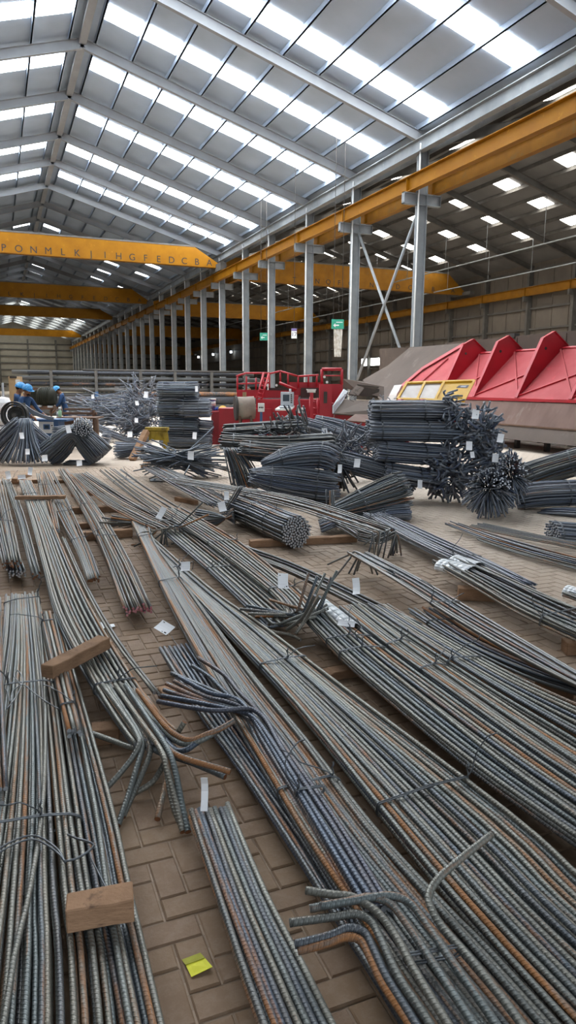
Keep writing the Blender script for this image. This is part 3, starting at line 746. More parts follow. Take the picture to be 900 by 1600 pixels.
# left edge
pile('wide flat bundle of long rusty grey bars running under the nearest timber block', [(8, 925), (0, 1000), (-24, 1100), (-64, 1250), (-115, 1400), (-190, 1600)],
     [(60, 925), (75, 1000), (98, 1100), (124, 1250), (150, 1400), (188, 1600)], .135, .018, (19, 18, 19), ext1=1.6, jit=.004, drift=.05, trim0=.10, ties=(.08, .30, .55), sides=8)
pile('lower strip of grey bars beside the brick aisle, right under the timber block', [(72, 965), (92, 1060), (124, 1250), (150, 1400), (186, 1600)],
     [(92, 960), (120, 1060), (177, 1250), (210, 1400), (256, 1600)], .112, .019, (7, 7, 6), ext1=1.6, jit=.003, drift=.04, sides=8)
pile('short bundle of six bars with cut ends lying on the wide left pile', [(62, 958), (82, 1050), (108, 1152)], [(80, 952), (106, 1050), (128, 1142)], .20, .020, (4, 3), cover=False, trim1=.12, ties=(.15, .75), sides=8)
pile('three bar ends with bright cut faces at the left picture edge', [(-22, 930), (-18, 1060), (-6, 1240)], [(3, 930), (6, 1060), (13, 1262)], .185, .019, (3, 2), cover=False, trim1=.12, mc=M_CUT, sides=8)
# the bright wire lying across the wide left pile and its twisted knot
wt = thing('loose_wire', 'thick twisted wire lying in a curve across the wide left bars', 'wire', G(60, 1320, .14))
wb = MB()
for dz in (0, 6):
    wb.tube(smooth_path([G(-25, 1342+dz, .15), G(20, 1314+dz, .155), G(55, 1306+dz, .158), G(88, 1325+dz, .155), G(102, 1348, .15)], 6), .0035, 6)
wb.tube(smooth_path([G(100, 1346, .152), G(118, 1342, .158), G(136, 1332, .165), G(146, 1322, .17), G(140, 1316, .175), G(120, 1310, .17), G(106, 1304, .155)], 5), .0042, 6)
wb.tube(smooth_path([G(140, 1322, .165), G(142, 1340, .16), G(152, 1360, .15), G(168, 1392, .145)], 5), .0028, 6)
wb.build('wire', M_WIRE, wt)
wt = thing('loose_wire', 'loop of bent wire with a long tail over the left bars', 'wire', G(40, 1080, .14)); wb = MB()
wb.tube(smooth_path([G(-6, 1070, .15), G(10, 1078, .16), G(16, 1096, .16), G(20, 1080, .165), G(36, 1070, .165), G(52, 1082, .16), G(78, 1100, .155), G(107, 1115, .155)], 5), .003, 6)
wb.tube(smooth_path([G(34, 1072, .16), G(22, 1056, .18), G(28, 1048, .18), G(36, 1064, .165), G(24, 1090, .16), G(10, 1108, .15)], 5), .003, 6); wb.build('wire', M_WIRE, wt)
# upper left piles
pile('rusty ended bars at the upper left corner of the floor', [(-28, 770), (-12, 820), (2, 882)], [(6, 745), (20, 810), (36, 884)], .20, .018, (8, 8), mc=M_CUTR, trim1=.1, ties=(.5,), sides=6)
pile('small round bundle with silver cut faces under the upper left bars', [(-14, 800), (0, 848), (14, 898)], [(8, 790), (22, 840), (40, 888)], .125, .018, (5, 6, 6, 5), cover=False, trim1=.04, sides=6, m=M_MID)
tW, _, _ = pile('narrow bundle with a white tag at its far end, ending beside rusty bars', [(6, 752), (22, 800), (52, 905)], [(16, 748), (36, 795), (66, 900)], .14, .018, (5, 5), trim1=.08, mc=M_CUTR, ties=(.2,), sides=6)
tag_px(tW, 13, 743, DG(13, 752, .1), 7, 13, .2, .04)
t4, p4, s4 = pile('long bundle passing under the leaning timber block to hooked rusty ends', [(30, 752), (46, 805), (64, 875), (86, 955), (134, 1050), (172, 1110), (205, 1158)],
     [(48, 748), (78, 805), (112, 880), (146, 950), (200, 1040), (250, 1110), (292, 1152)], .17, .019, (10, 10, 9), drift=.05, ties=(.1, .72), sides=8, trim1=.15)
tag_px(t4, 34, 746, DG(34, 752, .1), 11, 7, .1, .04); tag_px(t4, 47, 737, DG(40, 752, .1), 6, 13, -.2, .04)
pile('two thin bars lying alone between the leaning block and a white litter scrap', [(96, 842), (131, 920), (178, 1002), (241, 1085)], [(103, 840), (139, 916), (188, 1000), (253, 1083)], .09, .019, (2,), sides=8)
pile('short bundle with pale cut faces under the painted red board', [(56, 742), (66, 790), (80, 830)], [(72, 736), (84, 782), (94, 828)], .17, .018, (5, 5), trim1=.05, ties=(.3,), sides=6)
pile('bundle of grey bars ending rusty beside the red tipped bundle', [(62, 738), (92, 808), (120, 860), (138, 908)], [(84, 735), (112, 792), (136, 850), (154, 903)], .14, .018, (7, 7), mc=M_CUTR, trim1=.06, ties=(.35, .6), sides=6)
pile('bundle with dark red painted bar ends at the brick aisle', [(92, 735), (126, 792), (160, 860), (197, 955)], [(104, 730), (150, 785), (193, 855), (238, 947)], .13, .019, (9, 9, 8), mc=M_CUTP, trim1=.03, ties=(.35, .62), sides=7)
def hk_spread(dirs, R_, L, frac=1.0, end=True):
    def f(i, P):
        if random.random() > frac: return P
        b_ = random.choice(dirs); dv = Vector(b_)+Vector((random.uniform(-.25, .25), random.uniform(-.25, .25), random.uniform(-.2, .2)))
        return bend(P, dv, R_, L*random.uniform(.8, 1.2), end)
    return f
LEFT = -RGT
t, _, _ = pile('sagging bundle with a white tag and spread hooked ends above the red tipped bars', [(116, 744), (164, 786), (218, 816), (256, 832)], [(130, 734), (190, 770), (246, 797), (278, 812)], .20, .018, (8, 8), hook1=hk_spread([tuple(LEFT+FWD*-.2-UP*.1), tuple(LEFT*.6-UP*.6), tuple(UP*.4+RGT*.4), tuple(-UP+LEFT*.1)], .05, .30, .9), ties=(.9,), sides=6)
tag_px(t, 252, 802, DG(252, 815, .2), 9, 20, -.45)
# timber under these is added below.  centre of the floor
t, _, _ = pile('long straight bars running from the far stacks under the white tag', [(160, 740), (195, 768), (240, 800), (330, 852), (440, 888), (545, 938), (640, 990)], [(184, 726), (216, 750), (268, 782), (345, 832), (452, 876), (556, 925), (650, 972)], .15, .02, (5, 5), ties=(.15, .45), drift=.08, sides=7)
tag_px(t, 557, 918, DG(557, 928, .2), 11, 27, .15, .05)
pile('bundle of bars under the first white tag of the centre, running to the bent cluster', [(258, 834), (328, 893), (425, 985)], [(286, 818), (366, 878), (462, 955)], .13, .02, (8, 7), ties=(.5,), sides=8,
     hook1=hk_spread([tuple(RGT*.8+UP*.25+FWD*.4), tuple(RGT+UP*.4)], .06, .20, .7))
t, _, _ = pile('upper bundle ending in a bent cluster beside the white plastic sleeve', [(248, 797), (330, 852), (420, 920), (452, 962)], [(282, 790), (365, 838), (462, 915), (492, 944)], .19, .02, (8, 8), ties=(.4, .7), sides=8,
     hook1=hk_spread([tuple(LEFT*.9+UP*.15), tuple(RGT*.35+UP*.9+FWD*.2), tuple(LEFT+FWD*.4)], .06, .26, .8))
tag_px(t, 442, 909, DG(442, 925, .25), 16, 25, -.05, .03, marks=MARKS)
# ribbed hooks standing out of that cluster
for pts in ([(448, 984, .12), (470, 968, .22), (482, 950, .32), (492, 930, .42)], [(462, 990, .12), (478, 968, .2), (490, 948, .3), (500, 932, .38)], [(470, 1000, .06), (452, 992, .08), (420, 985, .12), (398, 970, .15)]):
    expl(t, pts, .022, M_BAR)
# the central mass
t8, p8, s8 = pile('broad central pile of long grey bars with orange rust streaks', [(206, 815), (224, 850), (264, 935), (326, 1050), (392, 1160), (470, 1290), (560, 1430), (672, 1600)], [(232, 812), (244, 850), (300, 925), (394, 1050), (486, 1160), (596, 1300), (716, 1430), (880, 1600)], .16, .02, (18, 18, 18),
     ext1=1.5, drift=.05, ties=(.12, .24, .58), sides=8, m=M_BARO, hook0=hk_spread([tuple(LEFT+UP*.05), tuple(LEFT*.9-FWD*.2)], .05, .28, .45, False))
pile('long dark edged pile right of the broad central one', [(224, 846), (268, 893), (345, 975), (452, 1090), (612, 1290), (716, 1410), (888, 1600)], [(240, 842), (332, 922), (440, 1000), (556, 1090), (826, 1296), (960, 1420), (1180, 1600)], .145, .02, (17, 16, 17), ext1=1.2, drift=.04, ties=(.13, .36, .56), sides=8)
pile('short ended bundle with blue undersides left of the central pile', [(247, 1010), (300, 1095), (372, 1196), (450, 1310), (530, 1440), (632, 1600)], [(300, 1002), (360, 1090), (428, 1190), (505, 1300), (590, 1430), (700, 1600)], .09, .02, (9, 8), ext1=1.4, drift=.03, trim0=.05, sides=8, m=M_BARB)
tF = thing('rebar_bundle', 'blue hooked bars bent leftward out of the central pile, upper hooks', 'rebar bundle', G(380, 1120, .0))
for pts in ([(600, 1420, .19), (520, 1290, .195), (442, 1172, .20), (420, 1132, .21), (404, 1114, .22), (384, 1107, .225), (330, 1110, .22), (246, 1096, .2)],
            [(590, 1420, .19), (500, 1280, .19), (432, 1170, .20), (405, 1130, .205), (388, 1116, .205), (366, 1110, .205), (320, 1100, .2), (252, 1087, .19)],
            [(580, 1420, .17), (490, 1280, .175), (420, 1165, .18), (400, 1125, .185), (384, 1104, .19), (362, 1094, .2), (330, 1078, .2), (268, 1052, .2)],
            [(560, 1400, .17), (480, 1270, .17), (412, 1160, .18), (394, 1124, .18), (378, 1106, .19), (352, 1096, .2), (320, 1088, .2), (272, 1064, .2)],
            [(610, 1420, .17), (530, 1290, .17), (450, 1175, .18), (410, 1120, .19), (390, 1098, .2), (372, 1080, .21), (350, 1054, .22), (310, 1028, .23)],
            [(575, 1420, .18), (494, 1285, .185), (424, 1168, .19), (398, 1126, .20), (378, 1098, .205), (356, 1088, .21), (326, 1082, .215), (280, 1058, .22)],
            [(560, 1410, .16), (484, 1280, .165), (416, 1166, .17), (394, 1130, .175), (372, 1110, .18), (340, 1100, .185), (300, 1086, .19), (260, 1068, .19)],
            [(550, 1400, .14), (470, 1275, .145), (408, 1164, .15), (384, 1120, .155), (366, 1096, .165), (344, 1074, .18), (326, 1056, .19), (300, 1040, .2)],
            [(540, 1390, .15), (470, 1270, .15), (404, 1160, .16), (388, 1126, .165), (372, 1112, .17), (345, 1104, .18), (300, 1092, .18), (256, 1078, .17)]):
    expl(tF, pts, .023, M_BARB)
tie(tF, [G(470+k*9, 1245-k*6, .19) for k in range(4)], G(480, 1250, .19)-G(440, 1180, .19), .023)
tL = thing('rebar_bundle', 'bars hooked leftward over the central pile near the bottom edge, lower hooks', 'rebar bundle', G(640, 1450, .0))
for pts in ([(760, 1690, .215), (700, 1600, .215), (650, 1520, .215), (618, 1462, .22), (588, 1424, .23), (552, 1402, .235), (520, 1398, .235), (478, 1391, .23)],
            [(800, 1690, .215), (740, 1600, .22), (680, 1510, .22), (640, 1450, .225), (612, 1414, .235), (580, 1402, .24), (545, 1408, .235), (484, 1420, .22)],
            [(830, 1690, .215), (775, 1600, .22), (712, 1510, .225), (672, 1452, .23), (642, 1412, .24), (610, 1400, .245), (572, 1404, .24), (500, 1416, .23)],
            [(720, 1690, .20), (672, 1600, .20), (625, 1530, .205), (598, 1474, .21), (580, 1440, .215), (556, 1428, .22), (525, 1432, .215), (452, 1442, .2)],
            [(700, 1690, .19), (650, 1600, .19), (606, 1530, .195), (585, 1486, .2), (570, 1458, .205), (545, 1450, .21), (515, 1462, .205), (460, 1476, .19)],
            [(690, 1690, .18), (640, 1600, .18), (600, 1540, .185), (580, 1500, .19), (564, 1470, .195), (540, 1464, .2), (510, 1474, .195), (465, 1486, .18)],
            [(870, 1690, .20), (815, 1600, .205), (745, 1510, .21), (694, 1452, .215), (676, 1424, .225), (670, 1400, .235), (684, 1374, .25), (722, 1340, .27), (768, 1304, .29)]):
    expl(tL, pts, .0235, M_BAR)
tie(tL, [G(640+k*14, 1500-k*3, .2) for k in range(6)], G(700, 1600, .2)-G(650, 1520, .2), .0235, tail=False)
t, _, _ = pile('short cut bundle with a curled white tag at the brick aisle', [(294, 1262), (340, 1400), (408, 1600)], [(360, 1252), (422, 1400), (528, 1600)], .105, .021, (9, 9), ext1=1.3, drift=.03, trim0=.06, sides=8)
paper(t, G(320, 1236, .2), G(326, 1230, .2)-G(316, 1230, .2), G(316, 1210, .25)-G(322, 1260, .13), .026, .125, .06)
# hooked ends of the long left bundle
for pts in ([(160, 1070, .17), (200, 1125, .175), (214, 1148, .175), (218, 1162, .17), (206, 1185, .13), (182, 1215, .08), (152, 1246, .03)],
            [(170, 1070, .16), (208, 1128, .165), (220, 1152, .165), (222, 1170, .15), (212, 1205, .11), (200, 1245, .06), (184, 1290, .02)],
            [(180, 1070, .18), (222, 1130, .185), (244, 1160, .185), (256, 1182, .18), (262, 1205, .15), (272, 1240, .1), (286, 1300, .03)],
            [(190, 1070, .17), (230, 1130, .175), (250, 1164, .17), (258, 1190, .15), (264, 1225, .11), (272, 1262, .06), (284, 1292, .02)],
            [(200, 1080, .18), (240, 1140, .185), (262, 1168, .185), (282, 1182, .18), (312, 1192, .17), (340, 1200, .16), (360, 1206, .15)],
            [(208, 1078, .16), (252, 1136, .165), (276, 1158, .17), (294, 1163, .18), (312, 1158, .2), (334, 1146, .22), (352, 1134, .24)],
            [(215, 1078, .18), (256, 1132, .185), (282, 1152, .19), (302, 1156, .2), (322, 1148, .22), (346, 1138, .24), (366, 1126, .26)],
            [(150, 1060, .15), (192, 1118, .15), (212, 1150, .15), (214, 1168, .13), (200, 1166, .12), (178, 1158, .11), (144, 1146, .1)],
            [(222, 1090, .12), (250, 1140, .12), (262, 1164, .12), (262, 1180, .1), (250, 1205, .07), (236, 1224, .05), (206, 1242, .02)],
            [(230, 1090, .14), (258, 1138, .14), (268, 1152, .15), (276, 1146, .17), (282, 1138, .2), (288, 1128, .23)],
            [(196, 1070, .19), (236, 1130, .195), (256, 1160, .195), (268, 1184, .18), (276, 1214, .14), (284, 1256, .08), (294, 1300, .03)],
            [(176, 1075, .15), (214, 1132, .155), (232, 1160, .15), (234, 1178, .13), (224, 1204, .1), (210, 1236, .06), (192, 1276, .02)],
            [(205, 1085, .15), (248, 1142, .155), (272, 1170, .155), (290, 1172, .17), (306, 1162, .19), (322, 1150, .21), (340, 1140, .22)],
            [(165, 1072, .14), (206, 1132, .14), (226, 1160, .14), (250, 1176, .13), (276, 1184, .12), (310, 1196, .11), (352, 1214, .10)],
            [(212, 1092, .14), (240, 1140, .14), (256, 1170, .13), (262, 1196, .1), (258, 1228, .06), (246, 1280, .02)]):
    expl(t4, pts, .025, M_BAR, M_CUTR)
# right mass
t, _, _ = pile('right pile with a white plastic sleeve on its near end', [(476, 962), (540, 1028), (640, 1114), (760, 1210), (882, 1296), (1010, 1385)], [(520, 944), (592, 1002), (702, 1082), (816, 1162), (932, 1242), (1064, 1328)], .175, .02, (11, 11, 10), ext1=1.5, drift=.04, ties=(.16, .2), sides=8)
def sleeve(t, a, b_, z, w, label=None, h=.075):
    """plastic film wrapped over the end of a bundle between two pixel points."""
    A, B = G(*a, z), G(*b_, z); T = (B-A); T.z = 0; n = Vector((T.y, -T.x, 0)).normalized(); m = MB(); K = 11; S = 7
    def pt(i, k, o):
        th = math.pi*(-.12+1.24*k/(K-1)); f = i/(S-1); rr = 1+o+.012*math.sin(i*2.1+k*1.3)
        p = A.lerp(B, f)+n*math.cos(th)*w*rr+UP*math.sin(th)*h*rr; return p
    for i in range(S-1):
        for k in range(K-1):
            m.poly([pt(i, k, 0), pt(i, k+1, 0), pt(i+1, k+1, 0), pt(i+1, k, 0)], sm=True)
    o = m.build('plastic_sleeve', M_FILM, t); md = o.modifiers.new('solid', 'SOLIDIFY'); md.thickness = .003
    o['label'] = 'white plastic film wrapped round the bar ends'
    return o
sleeve(t, (504, 958), (552, 998), .10, .075, h=.105)
tag_px(t, 541, 975, DG(541, 985, .2), 26, 10, -.12, .02)
pile('brownish strip of bars lying in the middle of the right mass', [(532, 948), (600, 1003), (712, 1084), (824, 1164), (938, 1240), (1070, 1325)], [(560, 942), (645, 1004), (766, 1084), (884, 1158), (1004, 1232), (1124, 1306)], .155, .02, (8, 8, 8), ext1=1.2, drift=.04, ties=(.2, .27), sides=8)
pile('bluish bundle along the upper side of the right mass', [(572, 950), (652, 1004), (770, 1080), (888, 1152), (1010, 1226)], [(604, 940), (694, 992), (796, 1046), (904, 1094), (1030, 1150)], .165, .02, (9, 8, 8), ext1=1.0, drift=.04, ties=(.3,), sides=8)
pile('thin dark bars lying loose above the bluish bundle', [(632, 952), (722, 1010), (824, 1058), (905, 1084), (1010, 1118)], [(668, 944), (744, 992), (842, 1036), (910, 1062), (1010, 1094)], .12, .018, (7, 6), ext1=1.0, drift=.08, trim0=.2, ties=(.12,), sides=7, m=M_MID)
t3, _, _ = pile('thin bundle with downward bent legs at its far end, crossing the bare floor', [(546, 868), (622, 912), (704, 966), (804, 1024), (905, 1076), (1010, 1122)], [(572, 858), (650, 898), (732, 946), (832, 1004), (912, 1052), (1015, 1098)], .20, .018, (6, 6), ext1=1.0, ties=(.32,), sides=7, m=M_MID)
for a, e in (((556, 862, .22), (512, 882, .03)), ((552, 866, .2), (520, 906, .02)), ((560, 868, .2), (545, 896, .02)), ((562, 870, .2), (553, 898, .02)), ((566, 868, .2), (558, 892, .02)), ((575, 872, .18), (582, 896, .02)), ((580, 874, .18), (590, 898, .02))):
    A = G(*a); E_ = G(*e); F_ = G(a[0]+60, a[1]+32, a[2]-.01)
    bar(smooth_path([F_, A.lerp(F_, .25), A, A.lerp(E_, .15), A.lerp(E_, .5), E_], 3), .018, t3, M_MID)
t, _, _ = pile('bundle under two white plastic sleeves near a timber cube', [(678, 876), (742, 912), (822, 958), (905, 996), (1010, 1042)], [(724, 868), (796, 900), (862, 930), (930, 958), (1030, 1004)], .19, .019, (9, 9, 8), ext1=1.0, ties=(.5,), sides=7)
sleeve(t, (690, 884), (738, 896), .15, .10, h=.06); sleeve(t, (712, 876), (748, 888), .16, .085, h=.05)
pile('dark bundle with frayed ends lying across the bare floor', [(572, 806), (650, 850), (730, 886), (818, 922)], [(598, 798), (682, 836), (764, 874), (838, 912)], .15, .014, (12, 12, 12, 10), m=M_FAR, trim1=.25, drift=.12, jit=.012, ties=(.1, .6), sides=6)
pile('thin bars pointing at the round dark cluster, lower bundle', [(696, 818), (762, 843), (832, 864), (902, 882), (1010, 908)], [(706, 812), (774, 834), (846, 854), (914, 872), (1016, 896)], .09, .016, (5, 4), ext1=.5, trim0=.15, drift=.08, sides=6, m=M_MID)
pile('thin rusty bars pointing at the round dark cluster, upper bundle', [(736, 822), (802, 836), (902, 856), (1010, 880)], [(744, 814), (816, 829), (908, 848), (1010, 868)], .10, .016, (5, 5), ext1=.5, trim0=.1, drift=.08, sides=6)
pile('bars beneath the upper thin bundle at the right edge', [(744, 842), (812, 866), (904, 890), (1010, 920)], [(752, 838), (830, 860), (910, 880), (1010, 904)], .06, .016, (5,), ext1=.5, trim0=.1, drift=.08, sides=6)
t, _, _ = pile('bundle end in white plastic film at the right picture edge', [(884, 928), (940, 950), (1010, 980)], [(900, 918), (960, 934), (1020, 955)], .16, .018, (6, 6), ext1=.5, sides=6)
sleeve(t, (886, 926), (925, 938), .12, .06, h=.06)
t, _, _ = pile('tight bundle rising to a tag and a spray of short bars', [(232, 736), (282, 766), (338, 796)], [(248, 723), (306, 750), (366, 783)], .24, .016, (11, 11, 11), m=M_MID, ties=(.1, .75), drift=.06, trim1=.1, sides=6)
tag_px(t, 347, 792, DG(347, 806, .2), 11, 16, .25)
tag_px(t, 354, 775, DG(347, 806, .2), 7, 14, .05)
st = [(G(372, 792, .20), RGT*.20*1, UP*.17), (G(405, 806, .20), RGT*.17, UP*.17), (G(440, 822, .20), RGT*.165, UP*.165), (G(464, 832, .20), RGT*.17, UP*.17)]
T_ = (st[-1][0]-st[0][0]).normalized(); nn = Vector((T_.y, -T_.x, 0)); st = [(c, nn*e1.length, e2) for c, e1, e2 in st]
COVER.append([(355, 790), (400, 775), (487, 822), (440, 845)])
bundle('thick round bundle whose many pale cut faces point at the camera', st, .024, disc(120), m=M_MID, trim1=.05, drift=.01, jit=.002, ties=(.35, .62), sides=7)
pile('long thin bars lying over the round bundle, bent down at the near end', [(252, 752), (350, 768), (452, 790), (585, 834)], [(262, 742), (352, 756), (462, 777), (604, 824)], .40, .016, (6, 5), cover=False, m=M_MID, ties=(.5,), drift=.08, sides=6, zs=[.2, .36, .42, .33],
     hook1=hk_spread([tuple(-UP+LEFT*.25), tuple(LEFT-UP*.35)], .04, .22, .9))
pile('short bundle with cut faces beside the long timber beam', [(500, 806), (540, 826), (566, 842)], [(526, 796), (570, 816), (590, 832)], .16, .018, (8, 8, 7), m=M_MID, trim1=.05, sides=6)

# ---- timber
def timber(label, a, b_, w, h, z=0.0, name='timber_block', zb=None, split=False):
    """beam from pixel a to pixel b (centre line of its top at height z+h)."""
    A, B = G(a[0], a[1], z+h), G(b_[0], b_[1], (z if zb is None else zb)+h); A -= UP*h/2; B -= UP*h/2
    t = MB(); T = (B-A); n = max(2, int(T.length/.06)); sd = Vector((T.y, -T.x, 0)).normalized(); upv = sd.cross(T).normalized()
    if upv.z < 0: upv = -upv
    P = []
    for i in range(n+1):
        c = A.lerp(B, i/n); k = .0035
        for x, y in ((-1, -1), (1, -1), (1, 1), (-1, 1)):
            P.append(c+sd*(x*w/2+random.uniform(-k, k))+upv*(y*h/2+(random.uniform(-k, k) if y > 0 else 0)-(random.uniform(0, h*.5) if split and i == 0 and y > 0 else 0)))
    b0 = len(t.v); t.v += [tuple(p) for p in P]
    for i in range(n):
        for k in range(4):
            k2 = (k+1) % 4; t.f.append((b0+4*i+k, b0+4*i+k2, b0+4*i+4+k2, b0+4*i+4+k)); t.mi.append(0); t.uv.append(None); t.sm.append(False)
    t.f += [(b0+3, b0+2, b0+1, b0), (b0+4*n, b0+4*n+1, b0+4*n+2, b0+4*n+3)]; t.mi += [0, 0]; t.uv += [None, None]; t.sm += [False, False]
    o = t.build(name, M_WOOD, loc=(A.x, A.y, 0), bevel=.004); tag(o, label, 'timber'); return o
timber('pale timber block lying across the wide left bars, nearest the camera', (103, 1409), (208, 1391), .085, .075, .136)
timber('leaning timber block with a rough top on the long left bundle', (73, 1040), (163, 994), .085, .07, .19)
timber('splintered timber piece between the central and right piles', (502, 1050), (562, 1038), .10, .05, 0, split=True)
timber('timber cube under the bundle with two plastic sleeves', (716, 917), (782, 920), .10, .10)
timber('timber block at the right edge beside the crossing thin bundle', (882, 1000), (960, 1000), .10, .09)
timber('timber spacer sticking out above the right mass', (838, 1058), (900, 1070), .10, .07)
timber('long timber beam in front of the round cut ended bundle', (390, 844), (556, 836), .10, .075, name='timber_beam')
timber('dark timber spacer under the hooked left bundle', (142, 1136), (186, 1132), .10, .075)
timber('red stained board lying across the upper left bundles', (24, 775), (102, 774), .09, .045, .18, name='timber_board')
timber('long flat board behind the upper left bundle ends', (-10, 752), (64, 749), .10, .06, name='timber_board')
timber('board end right of the long flat board, below the grey bundles', (84, 750), (128, 748), .10, .06, name='timber_board')
timber('slanted short timber between two white tags at the far left', (22, 748), (46, 738), .09, .06, .07, name='timber_board')
timber('spacer timber under the red tipped bundle, farthest of four', (112, 769), (156, 766), .09, .07, name='timber_spacer')
timber('spacer timber under the red tipped bundle, second of four', (112, 793), (196, 789), .10, .08, name='timber_spacer')
timber('spacer timber under the red tipped bundle, third of four', (118, 818), (205, 812), .10, .06, name='timber_spacer')
timber('spacer timber under the red tipped bundle, nearest of four', (118, 832), (206, 826), .10, .09, name='timber_spacer')
timber('small timber behind the tight bundle with the tag', (276, 776), (306, 782), .09, .06, name='timber_spacer')
timber('timber end below the hooked blue bars', (250, 1078), (300, 1068), .10, .06, name='timber_spacer')
# ---- litter
nb = G(309, 1508, .006); u_ = (G(328, 1503, .006)-G(286, 1508, .006)).normalized(); v_ = UP.cross(u_)
t = thing('paper_note', 'yellow paper note lying on the bricks near the bottom', 'note', nb)
b = MB(); c0, c1, c2, c3 = G(299, 1527, .004), G(332, 1511, .012), G(319, 1496, .004), G(287, 1506, .004)
m1, m2 = G(289, 1507, .006), G(322, 1496, .006)
b.prism([c0, c1, G(320, 1497, .006), G(290, 1508, .006)], (0, 0, .0015)); b.build('sheet', M_NOTE, t)
b = MB(); b.prism([G(290, 1508, .008), G(320, 1497, .008), G(313, 1489, .006), G(284, 1500, .004)], (0, 0, .0015)); b.build('dirty_strip', M_NOTE2, t)
b = MB(); b.prism([G(151, 975, .01), G(158, 972, .012), G(166, 978, .01), G(160, 985, .012), G(154, 982, .006)], (0, 0, .002)); tag(b.build('paper_scrap', M_TAG), 'torn white paper scrap on the bricks left of the two thin bars', 'paper')
b = MB(); b.prism([G(170, 976, .01), G(178, 975, .01), G(180, 979, .012), G(172, 981, .012)], (0, 0, .002)); tag(b.build('paper_scrap', M_TAG), 'smaller white paper scrap right of the torn one', 'paper')
t = thing('hanging_tag', 'large white tag with black marks standing over the short blue edged bundle', 'tag', G(268, 1000, 0))
paper(t, G(257, 981, .12), G(275, 984, .12)-G(244, 966, .16)+Vector((0, 0, 0)), G(252, 966, .16)-G(262, 998, .08), .12, .085, .008, MARKS, 'paper')
b = MB(); b.tube(smooth_path([G(268, 994, .1), G(274, 1004, .09), G(284, 1012, .085)], 4), .002, 5); b.build('wire', M_WIRE, t)
t = thing('hanging_tag', 'white tag curled over the far end of the dark edged pile', 'tag', G(290, 892, 0))
tag_px(t, 290, 886, DG(290, 900, .15), 14, 15, .03, .03); b = MB(); b.tube(smooth_path([G(297, 880, .25), G(302, 878, .26), G(300, 890, .16), G(292, 900, .14)], 4), .003, 5); b.build('wire', M_WIRE, t)
build_pavers()
# ------------------------------------------------------------------ stacks of bent bars in the middle of the hall
NF = (FWD.x, FWD.y, 0)
def hb(label, pts, n, d, depth, hh, D=None, ybase=None, m=M_FAR, mc=None, tags_=(), ties=(.3, .7), slots=None, flip=False, group=None, e1dir=None, e2dir=None, **kw):
    """bundle whose axis runs through pixel points (px, py) at forward distance D (a number or one per point).
    depth: half depth in metres, hh: half height in metres (a number or one per point)."""
    k = len(pts)
    if D is None: D = DG(pts[0][0], ybase)
    Ds = D if isinstance(D, (list, tuple)) else [D]*k
    hs = hh if isinstance(hh, (list, tuple)) else [hh]*k
    ds = depth if isinstance(depth, (list, tuple)) else [depth]*k
    C = [V(p[0], p[1], dd) for p, dd in zip(pts, Ds)]; st = []
    for i, c in enumerate(C):
        T = (C[min(i+1, k-1)]-C[max(i-1, 0)]).normalized()
        e1 = Vector((T.y, -T.x, 0)) if e1dir is None else Vector(e1dir)
        if e1.length < .3: e1 = FWD.copy()
        e1.normalize(); e2 = (T.cross(e1) if e2dir is None else Vector(e2dir)).normalized()
        if e2dir is None and e2.z < 0: e2 = -e2
        s = -1 if (flip and i > (k-1)/2) else 1
        st.append((c, e1*ds[i]*s, e2*hs[i]*s))
    t, paths = bundle(label, st, d, slots or disc(n), group=group, m=m, mc=mc or m, ties=ties, sides=5, sub=3, tails=False, wr=.004, **kw)
    for tg in tags_:
        tag_px(t, tg[0], tg[1], tg[4] if len(tg) > 4 else min(Ds)-max(ds)-.02, tg[2], tg[3], random.uniform(-.15, .15), .02)
    return t, paths
def rad_hook(L, R_=.03, out=1.0, along=.4, frac=1.0, end=True, up=.0):
    """bent legs that point away from the bundle's middle."""
    box = []
    def f(i, P):
        if random.random() > frac: return P
        a, b_ = (P[-1], P[-2]) if end else (P[0], P[1]); T = (a-b_).normalized()
        box.append(a.copy()); c = sum(box, Vector())/len(box); o = a-c; o -= T*o.dot(T)
        if o.length < .01: o = T.orthogonal()
        o.normalize(); dv = o*out+T*along+UP*up+Vector((random.uniform(-.35, .35), random.uniform(-.35, .35), random.uniform(-.35, .35)))
        return bend(P, dv, R_, L*random.uniform(.7, 1.2), end, 3)
    return f
def dir_hook(dirs, L, R_=.04, frac=1.0, end=True, sp=.25):
    def f(i, P):
        if random.random() > frac: return P
        dv = Vector(random.choice(dirs))+Vector((random.uniform(-sp, sp), random.uniform(-sp, sp), random.uniform(-sp, sp)))
        return bend(P, dv, R_, L*random.uniform(.75, 1.2), end, 3)
    return f
